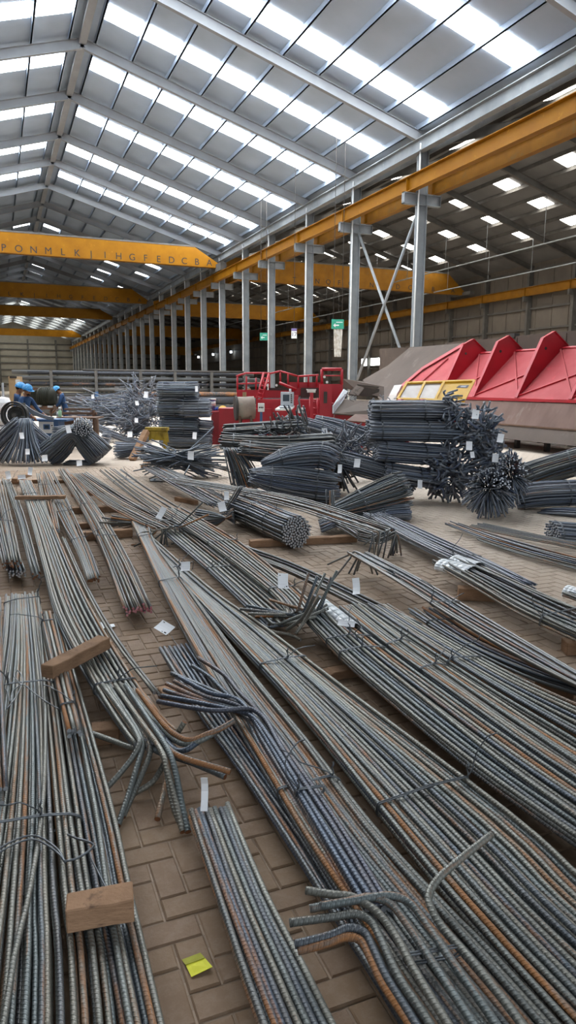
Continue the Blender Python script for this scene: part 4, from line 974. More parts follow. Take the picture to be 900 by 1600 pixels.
def curls(label, cx, cy, rx, ry, D, depth, n, d, L=.16, m=M_FAR, mc=None, bias=(0, 0, 0), tags_=(), R_=.05, floor=True, group=None):
    """dense clump of short bent bar ends filling an ellipsoid (pixel centre and radii, depth in metres)."""
    k = D/FPX; c = V(cx, cy, D); t = thing('rebar_bundle', label, 'rebar bundle', Vector((c.x, c.y, 0)), group); S = disc(n); bias = Vector(bias)
    for i in range(n):
        f = random.uniform(-1, 1); q = math.sqrt(max(.1, 1-f*f*.8)); p = c+RGT*S[i][0]*rx*k*q+UP*S[i][1]*ry*k*q+FWD*f*depth
        o = (RGT*S[i][0]*rx+UP*S[i][1]*ry)*k-FWD*.12
        a = Vector((random.gauss(0, 1), random.gauss(0, 1), random.gauss(0, .8))).normalized()
        b_ = (o.normalized()*.8+bias+Vector((random.gauss(0, .45), random.gauss(0, .45), random.gauss(0, .45)))).normalized()
        if a.dot(b_) > .3: a = -a
        l1, l2 = L*random.uniform(.5, 1.0), L*random.uniform(.6, 1.2)
        P = [p+a*l1, p+a*R_]
        for s_ in (.25, .5, .75): P.append((p+a*R_)*(1-s_)**2+p*2*s_*(1-s_)+(p+b_*R_)*s_*s_)
        P += [p+b_*R_, p+b_*l2]
        for q_ in P: q_.z = max(q_.z, d/2+.003)
        bar(P, d, t, m, mc or m, sides=5)
    for tg in tags_: tag_px(t, tg[0], tg[1], tg[4] if len(tg) > 4 else D-depth-.12, tg[2], tg[3], random.uniform(-.15, .15), .02)
    return t
def spray(label, cx, cy, D, n, d, L, core, axis, sp, m=M_BLU, mc=None, tags_=(), group=None):
    """straight bars crossing in a narrow core and pointing all ways about an axis."""
    c = V(cx, cy, D); t = thing('rebar_bundle', label, 'rebar bundle', Vector((c.x, c.y, 0)), group); ax = Vector(axis).normalized()
    for i in range(n):
        p = c+Vector((random.gauss(0, core), random.gauss(0, core), random.gauss(0, core*.8)))
        dv = (ax*random.choice((-1, 1))+Vector((random.gauss(0, sp), random.gauss(0, sp), random.gauss(0, sp*.55)))).normalized(); l = L*random.uniform(.7, 1.1)
        P = [p-dv*l*random.uniform(.3, 1), p, p+dv*l]
        for q_ in P: q_.z = max(q_.z, d/2+.003)
        bar(P, d, t, m, mc or m, sides=5)
    tie(t, [c+Vector((0, math.cos(a)*core, math.sin(a)*core)) for a in (0, 1, 2, 3, 4, 5)], ax, d, .005, tail=False)
    for tg in tags_: tag_px(t, tg[0], tg[1], tg[4] if len(tg) > 4 else D-.5, tg[2], tg[3], random.uniform(-.15, .15), .02)
    return t
# big stack at the yellow panel: three layers and a lowest one
DB = DG(640, 782)
clump = [tuple(-FWD*.8+RGT*.5+UP*.3), tuple(-FWD+UP*.5), tuple(UP+RGT*.4), tuple(-FWD*.7-UP*.5), tuple(RGT+UP*.3), tuple(-FWD*.8+LEFT*.5)]
hb('top layer of the big hooked stack, right below the yellow panel', [(578, 642), (640, 642), (708, 643)], 95, .031, .34, .150, D=DB+.35, tags_=[(743, 648, 10, 14, DB-.25)], hook1=dir_hook([tuple(-FWD*.8+RGT*.5+UP*.1), tuple(-FWD*.7-UP*.5), tuple(RGT+UP*.15), tuple(-FWD+UP*.2)], .13, .05), hook0=dir_hook([tuple(UP*.6+LEFT*.6), tuple(UP+LEFT*.4), tuple(LEFT)], .10, frac=.5), drift=.2, jit=.015, trim1=.2)
hb('second layer of the big hooked stack with curled bar loops', [(574, 673), (640, 674), (716, 676)], 95, .031, .36, .155, D=DB+.2, hook1=dir_hook(clump, .15, .05, sp=.45), hook0=dir_hook([tuple(LEFT), tuple(UP+LEFT)], .08, frac=.5), drift=.2, jit=.015, trim1=.25)
hb('third layer of the big hooked stack above the lowest one', [(586, 704), (640, 708), (698, 712)], 95, .031, .36, .155, D=DB+.1, hook1=dir_hook(clump, .15, .05, sp=.45), drift=.2, jit=.015, trim1=.25)
hb('lowest layer of the big hooked stack resting on the floor', [(600, 738), (640, 744), (680, 750)], 75, .031, .34, .14, D=DB, tags_=[(656, 757, 7, 14, DB-.40)], hook1=dir_hook(clump, .15, .05, sp=.45), drift=.2, jit=.015, trim1=.25)
curls('clump of curled bar ends beside the second layer, with two tags', 748, 676, 34, 42, DB+.05, .30, 200, .034, .15, tags_=[(782, 685, 9, 14, DB-.42), (733, 697, 9, 14, DB-.45), (738, 711, 6, 10, DB-.47)])
curls('clump of curled bar ends on the floor left of the round cluster', 702, 744, 40, 34, DB-.15, .28, 190, .034, .15, bias=(0, 0, -.25))
curls('clump of curled bar ends with one tag above the round cluster', 762, 718, 30, 26, DB-.15, .24, 110, .034, .14, tags_=[(774, 716, 9, 14, DB-.55)])
DC = DG(765, 812)
def broom(L):
    box = []
    def f(i, P):
        T = (P[-1]-P[-2]).normalized(); box.append(P[-1].copy()); c = sum(box, Vector())/len(box); o = P[-1]-c; o -= T*o.dot(T); low = o.z < .02
        if o.length < .01: o = Vector((0, 0, -1))
        o.normalize(); dv = o*(.75 if low else .35)+T*(.35 if low else .85)+Vector((0, 0, -.5 if low else 0))+Vector((random.gauss(0, .12), random.gauss(0, .12), random.gauss(0, .12)))
        return bend(P, dv, .05, L*random.uniform(.7, 1.15), True, 3)
    return f
hb('round dark cluster of bar ends flaring toward the camera', [(766, 758), (764, 766)], 260, .019, .24, .24, D=[DC+.7, DC+.05], m=M_FAR, mc=M_CUT, hook1=broom(.12), ties=(), trim1=.3)
hb('second flaring cluster just behind and right of the round one', [(794, 738), (797, 746)], 180, .019, .16, .30, D=[DC+.9, DC+.35], m=M_FAR, mc=M_CUT, hook1=broom(.12), ties=(), trim1=.3)
DR = DG(850, 800)
hb('pale grey straight bundle at the right edge below the brown apron', [(812, 748), (860, 733), (960, 705)], 80, .02, .30, .20, D=[DR+.9, DR+.9, DR+.6], m=M_MID, mc=M_CUT, drift=.1)
hb('bent bars with pale ends at the right edge, middle of three heaps', [(806, 778), (850, 772), (960, 768)], 70, .024, .28, .18, D=[DR+.3, DR+.2, DR], mc=M_CUT, hook1=dir_hook([tuple(LEFT-UP*.5-FWD*.4), tuple(-FWD)], .3), hook0=dir_hook([tuple(-UP+LEFT*.3), tuple(LEFT+UP*.3)], .12, frac=.6), drift=.15)
tb, _ = hb('bent bars reaching the floor at the right edge', [(852, 802), (880, 800), (960, 806)], 26, .024, .22, .06, D=[DR, DR-.2, DR-.5], mc=M_CUT, ties=(), hook0=dir_hook([tuple(LEFT*.8-UP*.7)], .36, .06))
hb('lowest heap of angular bars at the right picture edge', [(862, 832), (900, 835), (970, 840)], 50, .024, .25, .12, D=DG(870, 850)+.1, mc=M_CUT, hook0=dir_hook([tuple(UP*.8+RGT*.5), tuple(RGT+UP)], .25, frac=.5), drift=.1)
# hooked stack left of it
DM = DG(400, 782)
hk_dn = [tuple(-UP+LEFT*.15), tuple(-UP+RGT*.2), tuple(-UP-FWD*.3)]
hb('upper layer of the hooked heap before the red cabinet', [(352, 674), (410, 669), (478, 665)], 50, .028, .30, .10, D=DM+1.3, m=M_MID, hook0=dir_hook([tuple(UP*.7+LEFT*.3), tuple(-UP)], .16), hook1=dir_hook([tuple(UP+LEFT*.3), tuple(-UP-FWD*.4), tuple(UP*.6-FWD)], .12, frac=.5), trim1=.6, drift=.3, jit=.03)
hb('middle layer of the hooked heap with long legs hanging at its left', [(346, 690), (420, 694), (515, 690)], 60, .028, .30, .13, D=DM+.9, m=M_MID, hook0=dir_hook(hk_dn, .42, .06), hook1=dir_hook([tuple(UP+RGT*.3), tuple(RGT-FWD)], .15, frac=.6), drift=.3, jit=.03)
hb('lower layer of the hooked heap with legs fanned down to the floor', [(376, 704), (430, 710), (520, 714)], 60, .028, .26, .14, D=DM+.55, m=M_MID, hook0=dir_hook(hk_dn, .42, .07, sp=.35), drift=.3, jit=.03)
hb('legs of bent bars standing in front of the hooked heap', [(362, 700), (374, 722), (388, 756)], 40, .024, .12, [.14, .20, .28], D=[DM+.5, DM+.35, DM+.25], m=M_MID, ties=(), e1dir=NF, e2dir=tuple(RGT), drift=.4, hook0=dir_hook([tuple(RGT+UP*.1), tuple(RGT*.5+UP)], .25, .06))
curls('curled bar ends poking up over the hooked heap beside the operator panel', 438, 678, 44, 16, DM+1.0, .25, 45, .024, .15, m=M_MID, bias=(0, 0, .2))
hb('upper dark spindle bundle of the pair in front of the hooked heap', [(408, 728), (455, 716), (500, 712), (528, 722)], 110, .022, [.10, .24, .28, .26], [.08, .18, .21, .20], D=DM+.05, trim1=.6, trim0=.3, jit=.014, drift=.2)
hb('lower dark spindle bundle of the pair, with a tag at its right end', [(388, 744), (440, 752), (495, 760), (532, 764)], 130, .022, [.12, .26, .30, .27], [.10, .22, .24, .22], D=DM-.15, tags_=[(531, 733, 6, 14, DM-.5)], trim1=.5, trim0=.3, jit=.014, drift=.2)
hb('bundle with looped ends before the red console, tag at its middle', [(446, 658), (480, 668), (545, 688)], 60, .027, .25, [.09, .15, .17], D=DM+2.2, jit=.02, tags_=[(474, 671, 8, 13, DM+1.75), (507, 673, 8, 8, DM+1.75)], m=M_FAR, hook0=dir_hook([tuple(-UP+RGT*.4), tuple(RGT-UP*.4)], .10, .05), drift=.15)
hb('bundle with looped ends right of the console, under the grey plate', [(492, 656), (530, 668), (590, 690)], 56, .027, .25, [.08, .14, .18], D=DM+2.6, m=M_FAR, hook0=dir_hook([tuple(-UP+RGT*.4)], .10, .05), drift=.15)
curls('tangle of short bent bars between the spindle pair and the big stack', 544, 700, 38, 30, DM+1.0, .35, 110, .026, .22)
hb('dark bundle with a tag running behind the fanned bars', [(520, 716), (580, 732), (652, 752)], 70, .02, .25, .17, D=[DB+.5, DB+.2, DB-.05], tags_=[(558, 724, 9, 14, DB-.1)], drift=.12)
DFN = DG(570, 812)
hb('fanned bars with closed loop ends at the edge of the bare floor', [(500, 806), (545, 792), (600, 774), (632, 764)], 90, .018, [.10, .2, .28, .3], [.05, .14, .22, .25], D=[DFN, DFN+.1, DFN+.25, DFN+.3], m=M_MID, hook1=dir_hook([tuple(LEFT-UP*.2)], .10, .025, sp=.1), ties=(.45,), drift=.1)
hb('lower fanned bars lying beneath the loop ended ones', [(560, 812), (600, 802), (640, 800)], 50, .018, .20, [.05, .08, .10], D=DFN, m=M_FAR, ties=(.5,), drift=.15)
hb('two upright bent legs before the fanned bars', [(515, 812), (515, 766)], 4, .022, .10, .05, D=DFN-.1, m=M_MID, ties=(), e1dir=tuple(RGT), e2dir=NF)
hb('dark bar ends fanned on the floor behind the long timber beam', [(500, 822), (522, 815), (548, 808)], 40, .018, [.3, .22, .1], [.05, .05, .04], D=DG(520, 832), ties=(), drift=.2)
hb('spray of short bars lying flat beside the tight tagged bundle', [(305, 808), (340, 812), (366, 806)], 50, .016, [.22, .10, .20], [.09, .07, .09], D=DG(330, 828), flip=True, m=M_MID, ties=(), drift=.2)
hb('few loose short bars poking up behind the tags', [(352, 800), (366, 778), (376, 760)], 5, .016, .06, .05, D=DG(345, 822), m=M_MID, ties=(), e1dir=NF, e2dir=tuple(RGT))
hb('loose flat short bars beside the round cut ended bundle', [(345, 800), (365, 796), (396, 786)], 10, .016, .15, .05, D=DG(360, 826)+.2, m=M_MID, ties=(), flip=True)
hb('bent stirrup legs at the near end of the long thin bars', [(560, 836), (590, 842), (612, 832)], 12, .018, .12, .05, D=DG(590, 868), m=M_MID, ties=(), hook1=dir_hook([tuple(-UP+LEFT*.2), tuple(-UP)], .22, .05), drift=.3)
# blue sprays and the piles farther left
DS = DG(285, 748)
spray('bluish bars tied in the middle and spread like a star', 280, 717, DS+.25, 120, .026, .80, .085, RGT, .42, tags_=[(298, 712, 9, 14, DS-.35)])
hb('small bluish bar bundle under the tight tagged bundle', [(238, 760), (256, 754), (280, 748)], 36, .02, .18, [.11, .08, .07], D=DS-.3, m=M_BLU, ties=(), drift=.1)
hb('small dark splayed bundle left of the yellow trestle', [(182, 704), (206, 702), (236, 698)], 60, .022, [.35, .2, .15], [.22, .15, .08], D=DG(200, 716), ties=(.8,), drift=.12, tags_=[(227, 700, 4, 12, DG(200, 716)-.4)])
hb('short dark bar stub beside the control box bundle', [(160, 682), (172, 684)], 40, .022, .2, .22, D=DG(165, 700)+.6, ties=(), drift=.1)
hb('dark bars behind the star shaped spray', [(286, 690), (330, 692)], 50, .022, .3, .12, D=DG(300, 704)+1.0, drift=.15, ties=())
DV = DG(120, 728)
st_feet = .0
hb('tent shaped bundle of bent bars with a tag on each foot, below the cut ends', [(76, 712), (96, 694), (112, 679), (124, 679), (138, 692), (158, 714)], 150, .027, [.40, .36, .30, .30, .36, .40], [.30, .27, .20, .20, .27, .32], D=DV+.4, m=M_BLU, mc=M_BLU, e1dir=NF, ties=(.25, .75), drift=.15,
   tags_=[(107, 671, 7, 12, DV-.05), (70, 716, 8, 10, DV-.25), (124, 724, 8, 9, DV-.15)])
hb('round bundle of pale cut ends on top of the tent shaped bundle', [(128, 664), (129, 669)], 60, .03, .21, .18, D=[DV+1.2, DV+.02], m=M_BLU, mc=M_CUT, ties=(), slots=disc(60), jit=.01)
hb('thin dark bars lying between the feet of the tent shaped bundle', [(105, 724), (145, 724)], 30, .022, .3, .06, D=DV+.4, ties=())
hb('short level bars on the left shoulder of the tent shaped bundle', [(84, 676), (112, 672)], 26, .022, .15, .13, D=DV+.9, m=M_BLU, ties=())
DW = DG(30, 728)
hb('splayed dark bundle below the coil with two hanging tags', [(40, 654), (37, 690), (34, 722)], 70, .03, [.10, .14, .26], [.12, .30, .62], D=[DW+.5, DW+.3, DW+.1], m=M_FAR, e1dir=NF, e2dir=tuple(RGT), ties=(.1,), drift=.25, tags_=[(34, 681, 6, 10, DW-.05), (43, 706, 6, 9, DW-.05)])
hb('dark slanted bars leaning left of the splayed bundle', [(-14, 712), (10, 684), (34, 662)], 50, .024, .2, .2, D=DW+.5, m=M_FAR, drift=.2, ties=())
hb('dark slanted bars leaning right of the splayed bundle', [(40, 662), (58, 680), (76, 694)], 40, .024, .2, .16, D=DW+.7, m=M_FAR, drift=.2, ties=())
DH = DG(190, 692)
spray('heap of crossing dark bars with one small tag behind the bench', 162, 640, DH+2.2, 110, .03, .85, .26, RGT, .42, m=M_FAR, tags_=[(145, 620, 4, 6, DH+1.3)])
spray('flat heap of dark bars continuing to the right of the crossing heap', 182, 652, DH+1.6, 80, .03, .9, .22, RGT, .4, m=M_FAR)
curls('heap of bent dark bars with two tags before the pipe racks, upper part', 216, 624, 32, 30, DH+1.1, .4, 130, .03, .32, tags_=[(228, 617, 6, 10, DH+.35), (214, 630, 5, 7, DH+.35)])
curls('heap of bent dark bars with two tags under the upper one', 216, 662, 36, 24, DH+.8, .4, 120, .03, .32, tags_=[(213, 657, 5, 7, DH+.1), (203, 679, 7, 9, DH-.2)])
hb('curved long bars sweeping along the floor behind the dark heap', [(152, 668), (190, 684), (224, 690), (232, 680)], 40, .022, .3, .10, D=DH+.3, drift=.2, ties=())
hb('dark bars standing right of the curved long bars', [(196, 672), (220, 662), (246, 640)], 60, .024, .3, .26, D=DH+.8, drift=.3, ties=(), flip=True)
# tall square stack
DT = DG(300, 702)
hb('topmost bundle of the tall square stack, with a tag at its right', [(246, 610), (280, 610), (311, 610)], 80, .033, .38, .22, D=DT+.4, m=M_BLU, tags_=[(307, 608, 4, 9, DT-.05)], drift=.12, jit=.02, trim0=.1, trim1=.1)
hb('second bundle of the tall square stack, on the left', [(246, 637), (270, 637), (290, 637)], 60, .033, .38, .25, D=DT+.4, m=M_BLU, drift=.12, jit=.02, trim1=.1)
hb('second bundle of the tall square stack, on the right', [(280, 638), (305, 638), (330, 638)], 60, .033, .38, .25, D=DT+.3, m=M_FAR, drift=.12, jit=.02, trim1=.1, trim0=.2)
hb('third bundle of the tall square stack, bluish', [(250, 667), (280, 667), (312, 668)], 80, .033, .38, .25, D=DT+.4, m=M_BLU, tags_=[(304, 681, 6, 11, DT-.05)], drift=.12, jit=.02, trim0=.1, trim1=.1)
hb('lowest bundle of the tall square stack resting on the floor', [(252, 688), (290, 689), (332, 690)], 60, .033, .38, .18, D=DT+.4, m=M_FAR, drift=.12, jit=.02, trim1=.1)
hb('small dark bundle end right of the third bluish bundle', [(308, 668), (332, 670)], 40, .033, .35, .24, D=DT+.6, m=M_FAR, drift=.1)
# pipe racks far behind
def pipe_rack(label, Y, xa, xb, zs, posts, r=.14):
    t = thing('pipe_rack', label, 'rack', ((xa+xb)/2, Y, 0))
    for x in posts:
        b = MB(); b.box((x-.09, Y-1.0, 0), (x+.09, Y-.82, 1.3)); b.build('post_foot', M_BLUE, t)
        b = MB(); b.box((x-.08, Y-1.0, 1.3), (x+.08, Y-.84, zs[-1]+.12)); b.build('post', M_GIRT, t)
        for z in zs:
            b = MB(); b.beam((x, Y-.9, z-r-.05), (x, Y+.9, z-r-.05), .08, .08); b.build('arm', M_GIRT, t)
    return t
for Y, xa, xb, zs, ps, lab, cols in ((44.0, 1.2, 15.6, (.35, .75, 1.1, 1.42, 1.74, 2.06, 2.38), (2.9, 5.4, 8.0, 10.1, 12.4, 14.6), 'long storage rack with blue posts full of dark pipes', 4),):
    pipe_rack(lab, Y, xa, xb, zs, ps)
    for j, z in enumerate(zs):
        for q in range(cols):
            x0 = xa+random.uniform(-.4, .6); x1 = xb+random.uniform(-1.5, .3); yy = Y-.64+q*.4
            b = MB(); barmesh(b, [(x0, yy, z), ((x0+x1)/2, yy, z), (x1, yy, z)], .20+.04*((j+q) % 2), 8)
            tag(b.build('steel_pipe', [M_PIPE, M_PIPE]), 'dark steel pipe stored on the long rack behind the workers', 'pipe', 'dark pipes on the long rack')
for k in range(9):
    b = MB(); x0, x1 = 5.2+random.uniform(-.5, .5), 13.8+random.uniform(-1, 1); barmesh(b, [(x0, 44.0-.6+.17*k, 2.52+.03*(k % 2)), (x1, 44.0-.6+.17*k, 2.52+.03*(k % 2))], .13, 6)
    tag(b.build('steel_pipe', [M_DARK, M_DARK]), 'thin dark pipe lying loose across the top of the long rack', 'pipe', 'thin pipes on top of the long rack')
for k, (z, r_, x0, x1) in enumerate(((.36, .26, 1.5, 16.5), (.87, .22, 2.0, 17.2), (.32, .22, 3.2, 16), (1.22, .12, 7, 17.5))):
    b = MB(); yk = (38.5, 38.55, 39.1, 38.6)[k]; barmesh(b, [(x0, yk, z), (x1, yk, z)], r_*2, 12)
    tag(b.build('large_pipe', [M_PIPE if k != 2 else M_RUST, M_DARK]), ['thick grey pipe lying before the long rack', 'second thick pipe lying on the first before the rack', 'thick rusty pipe lowest before the long rack', 'thin long pipe above the thick ones before the rack'][k], 'pipe')
for x in (4.0, 9.0, 14.0):
    b = MB(); b.box((x-.12, 38.1, 0), (x+.12, 39.3, .1)); tag(b.build('timber_sleeper', M_WOOD), 'timber sleeper carrying the thick pipes', 'timber', 'sleepers under the thick pipes')
# ------------------------------------------------------------------ red trough machine on the right
XF = 13.8
def PF(X, Y, Z): return Vector((X, Y, Z))
tm = thing('sorting_trough', 'long red ribbed steel trough with brown apron along the right side', 'machine', (14.5, 16, 0))
Ya, Yb = 9.0, 20.9
xt, zt, xb0, zb0 = 15.35, 2.84, 13.8, 1.40       # top and bottom of the leaning red panel
panel_n = Vector((-(zt-zb0), 0, xt-xb0)).normalized()
def pp(Y, f, o=0.0): return Vector((xb0+(xt-xb0)*f, Y, zb0+(zt-zb0)*f))+panel_n*o
ribsY = [20.3, 18.5, 16.5, 14.4, 12.3, 10.2]
for i in range(len(ribsY)-1):                    # plain sheet panels between the ribs
    y1, y0 = ribsY[i], ribsY[i+1]
    b = MB(); b.hexa([pp(y0, 0, -.02), pp(y1, 0, -.02), pp(y1, 1, -.02), pp(y0, 1, -.02), pp(y0, 0), pp(y1, 0), pp(y1, 1), pp(y0, 1)]); b.build('panel', M_REDD, tm)
    b = MB(); b.beam(pp(y0, .03, .02), pp(y1, .97, .02), .05, .05, up=panel_n); b.build('stiffener', M_REDD, tm)
    b = MB(); b.beam(pp(y1, .03, .02), pp(y0, .60, .02), .04, .05, up=panel_n); b.build('diagonal_bar', M_RED, tm)
    b = MB(); b.beam(pp(y0, 1.0, .0), pp(y1, 1.0, .0), .07, .07, up=panel_n); b.build('top_edge', M_RED, tm)
def on_red(px, py, o=0.0):                       # point of the leaning red plane behind a pixel of the photograph
    d = ray(px, py); t = panel_n.dot(Vector((xb0, 0, zb0))+panel_n*o-EYE)/panel_n.dot(d); return EYE+d*t
LP = [on_red(*q) for q in ((612, 617), (660, 577), (722, 540), (737, 545), (690, 622))]
b = MB(); b.prism(LP, panel_n*-.02); b.build('panel', M_REDD, tm)
for q0, q1 in (((724, 538), (658, 577)), ((660, 576), (610, 618))):
    b = MB(); A_, B_ = on_red(*q0, .06), on_red(*q1, .06); b.beam(A_, B_, .24, .025, up=panel_n); b.build('lip', M_RED, tm)
b = MB(); b.beam(on_red(700, 560, .03), on_red(650, 605, .03), .05, .05, up=panel_n); b.build('stiffener', M_REDD, tm)
for y in ribsY:
    b = MB(); P = [Vector((xb0, y, zb0)), Vector((xt, y, zt)), Vector((xt+.25, y, zt+.02)), Vector((15.0, y, 3.30)), Vector((14.62, y, 3.10))]
    b.prism([p-Vector((0, .02, 0)) for p in P], (0, .04, 0)); rb = b.build('rib', M_RED, tm)
    b = MB(); b.beam(Vector((xb0-.02, y, zb0+.02)), Vector((14.60, y, 3.12)), .12, .02, up=(0, 0, 1)); b.beam(Vector((14.60, y, 3.11)), Vector((15.0, y, 3.31)), .12, .02); b.beam(Vector((15.0, y, 3.31)), Vector((xt+.27, y, zt+.02)), .12, .02); b.build('flange', M_RED, rb)
    b = MB(); b.tube([Vector((14.72, y-.025, 2.82)), Vector((14.72, y-.03, 2.82))], .045, 10); b.build('hole', M_DARK, rb)
b = MB(); b.box((xb0-.10, Ya, zb0-.08), (xb0+.05, 20.9, zb0)); b.build('bottom_flange', M_RED, tm)
# brown apron below: two sloping sheets
b = MB(); b.hexa([(13.72, Ya, 1.30), (13.72, 21.2, 1.30), (13.36, 21.2, .66), (13.36, Ya, .66), (13.74, Ya, 1.29), (13.74, 21.2, 1.29), (13.38, 21.2, .65), (13.38, Ya, .65)]); b.build('upper_apron', M_SHEETR, tm)
b = MB(); b.hexa([(13.34, Ya, .66), (13.34, 21.0, .66), (13.05, 21.0, .30), (13.05, Ya, .30), (13.37, Ya, .65), (13.37, 21.0, .65), (13.08, 21.0, .29), (13.08, Ya, .29)]); b.build('lower_apron', M_SHEET, tm)
b = MB(); b.box((13.30, Ya, .645), (13.38, 21.1, .685)); b.build('seam_angle', M_RUST, tm)
for y in (11, 13, 15, 16.2, 17.5, 19.5):
    for xa_, za_ in ((13.62, 1.05), (15.6, 2.9)):
        b = MB(); b.box((xa_, y-.06, 0), (xa_+.12, y+.06, za_)); b.build('support_leg', M_DARK, tm)
b = MB(); b.box((14.6, Ya, .15), (14.75, 21, .3)); b.build('base_beam', M_RUST, tm)
b = MB(); b.hexa([(15.95, Ya, 0), (16.05, Ya, 0), (16.05, 23.2, 0), (15.95, 23.2, 0), (15.95, Ya, 3.40), (16.05, Ya, 3.40), (16.05, 23.2, 3.36), (15.95, 23.2, 3.36)]); b.build('back_sheet', M_SHEET, tm)
for y in (10.4, 12.6, 14.8, 17.0, 19.2): 
    b = MB(); b.box((15.93, y, .1), (15.95, y+.03, 3.32)); b.build('sheet_joint', M_SHEET, tm)
b = MB(); b.box((15.9, 19.3, 3.33), (16.1, 19.7, 3.47)); b.build('clip', M_DARK, tm)
# beige chute sheet on the left of the trough
tc_ = thing('chute', 'worn beige sheet steel chute left of the red trough', 'machine', (15.0, 24, 0))
top_l, top_r = AX(593, 545, 16.0), AX(722, 535, 16.0)
def on_chute(px, py):                            # the leaning plane through (16.0, 3.35) and (13.9, 1.35)
    d = ray(px, py); n = Vector((-(3.35-1.35), 0, 16.0-13.9)); t = n.dot(Vector((13.9, 0, 1.35))-EYE)/n.dot(d); return EYE+d*t
P = [on_chute(*q) for q in ((566, 594), (606, 571), (640, 543), (724, 536), (664, 580), (622, 616), (598, 632), (580, 604))]
b = MB(); b.prism(P, Vector((-(3.35-1.35), 0, 2.1)).normalized()*-.03); b.build('slope_sheet', M_SHEET, tc_)
Q = [AX(q[0], q[1], 16.3) for q in ((593, 545), (646, 542), (646, 585), (593, 590))]
b = MB(); b.prism(Q, (.04, 0, 0)); b.build('side_sheet', M_SHEET, tc_)
def slab(parent, name, px, D, m, th=.03, nrm=None):
    """flat plate whose corners stand at given pixels and forward distances."""
    ds = D if isinstance(D, (list, tuple)) else [D]*len(px)
    P = [V(x, y, d) for (x, y), d in zip(px, ds)]
    n = (P[1]-P[0]).cross(P[-1]-P[0]).normalized() if nrm is None else Vector(nrm)
    if n.dot(P[0]-EYE) < 0: n = -n
    b = MB(); b.prism(P, n*th); return b.build(name, m, parent)
slab(tc_, 'back_plate', [(536, 592), (566, 596), (600, 604), (600, 622), (560, 612), (536, 606)], [22, 22, 21.5, 21.2, 21.6, 22], M_SHEET)
slab(tc_, 'hood_sheet', [(558, 602), (592, 606), (586, 609), (568, 605)], [20.6, 20.6, 21.0, 21.0], M_DARK)
slab(tc_, 'left_flap', [(544, 616), (557, 602), (569, 606), (560, 618)], [20.8, 21.2, 21.2, 20.8], M_SHEET)
slab(tc_, 'mouth_shade', [(560, 618), (568, 605), (593, 608), (590, 622)], [21.4, 21.4, 21.4, 21.4], M_DARK)  # dark plate painted in for the shade inside the chute opening
slab(tc_, 'front_slope', [(521, 646), (536, 624), (570, 626), (594, 624), (590, 640), (575, 650)], [19.2, 20.4, 20.4, 20.4, 19.4, 19.2], M_SHEET)
slab(tc_, 'lower_flap', [(541, 657), (555, 647), (590, 648), (584, 660)], [18.7, 19.2, 19.2, 18.7], M_SHEETR)
slab(tc_, 'side_cheek', [(521, 646), (521, 634), (538, 608), (544, 612), (536, 626)], [19.2, 19.3, 20.6, 20.6, 20.0], M_GREYP)
b = MB()
for k in range(26):
    c = V(538+random.random()*22, 608+random.random()*18, 20.2); b.tube([c, c+RGT*random.uniform(.02, .12)+UP*random.uniform(-.06, .08)], .006, 4)
o = b.build('brush_strips', M_DARK, tc_); o['kind'] = 'stuff'
slab(tc_, 'red_base', [(523, 646), (578, 650), (590, 660), (590, 700), (523, 700)], [19.6, 19.6, 19.6, 19.6, 19.6], M_RED, .3)
slab(tc_, 'crushed_film', [(596, 640), (608, 618), (616, 602), (628, 601), (620, 616), (618, 630)], [19.5, 19.8, 20.2, 20.2, 19.6, 19.4], M_PANE)
b = MB()
for k in range(9):
    c = V(580+k*6, 640, 18.6); b.tube(smooth_path([c, c+UP*random.uniform(.15, .3)+RGT*random.uniform(-.1, .1), c+UP*random.uniform(.2, .42)+RGT*random.uniform(-.2, .2)], 3), .012, 5)
o = b.build('cable_ends', M_FAR, tc_); o['kind'] = 'stuff'
# yellow guard with two windows
tg = thing('guard_panel', 'leaning yellow guard panel with two dusty windows and a dark plate', 'panel', V(680, 628, 16.6))
DGP, DGT = 15.9, 16.5
def gp(px, py):                                  # plane of the guard
    f = (628-py)/32.0; return V(px, py, DGP+(DGT-DGP)*f)
GN = (gp(740, 600)-gp(640, 600)).cross(gp(640, 600)-gp(640, 626)).normalized()
if GN.dot(EYE-gp(680, 610)) < 0: GN = -GN
def gplate(name, px, m, o=0.0, th=.03, parent=None):
    b = MB(); b.prism([gp(*q)+GN*o for q in px], GN*-th); return b.build(name, m, parent or tg)
gplate('panel', [(678, 624), (692, 598), (740, 596), (724, 626)], M_YPAN)
gplate('window_pane', [(624, 622), (637, 600), (662, 599), (653, 623)], M_PANE, -.01, .01)
gplate('window_pane', [(653, 623), (662, 599), (692, 598), (680, 624)], M_PANE, -.01, .01)
for (a, c) in (((621, 624), (636, 598)), ((652, 624), (663, 599)), ((680, 625), (693, 598)), ((724, 628), (741, 595)), ((636, 599), (741, 595.5)), ((621, 624), (724, 627))):
    b = MB(); b.beam(gp(*a)+GN*.01, gp(*c)+GN*.01, .05, .05, up=GN); b.build('frame_bar', M_YPAN, tg)
pl = gplate('name_plate', [(713, 606), (717, 602.5), (733, 602), (730, 606.5)], mat('plate_grey', (.16, .15, .17)), .006, .006)
b = MB(); b.prism([gp(*q)+GN*.010 for q in ((719, 605.4), (721, 603.3), (729, 603.1), (727.5, 605.6))], GN*-.003); b.build('pale_mark', M_GREYP, pl)
b = MB(); b.beam(gp(700, 620)+GN*.02, gp(722, 623)+GN*.02, .015, .02, up=GN); b.build('handle', M_OLIVE, tg)
for px in (626, 660):
    b = MB(); c = gp(px, 627); b.tube([c-RGT*.06, c+RGT*.06], .05, 8); b.build('hinge', M_RED, tg)
b = MB(); b.beam(gp(690, 596)-GN*.05, gp(712, 596)-GN*.05, .10, .05, up=GN); b.build('red_bracket', M_REDD, tg)
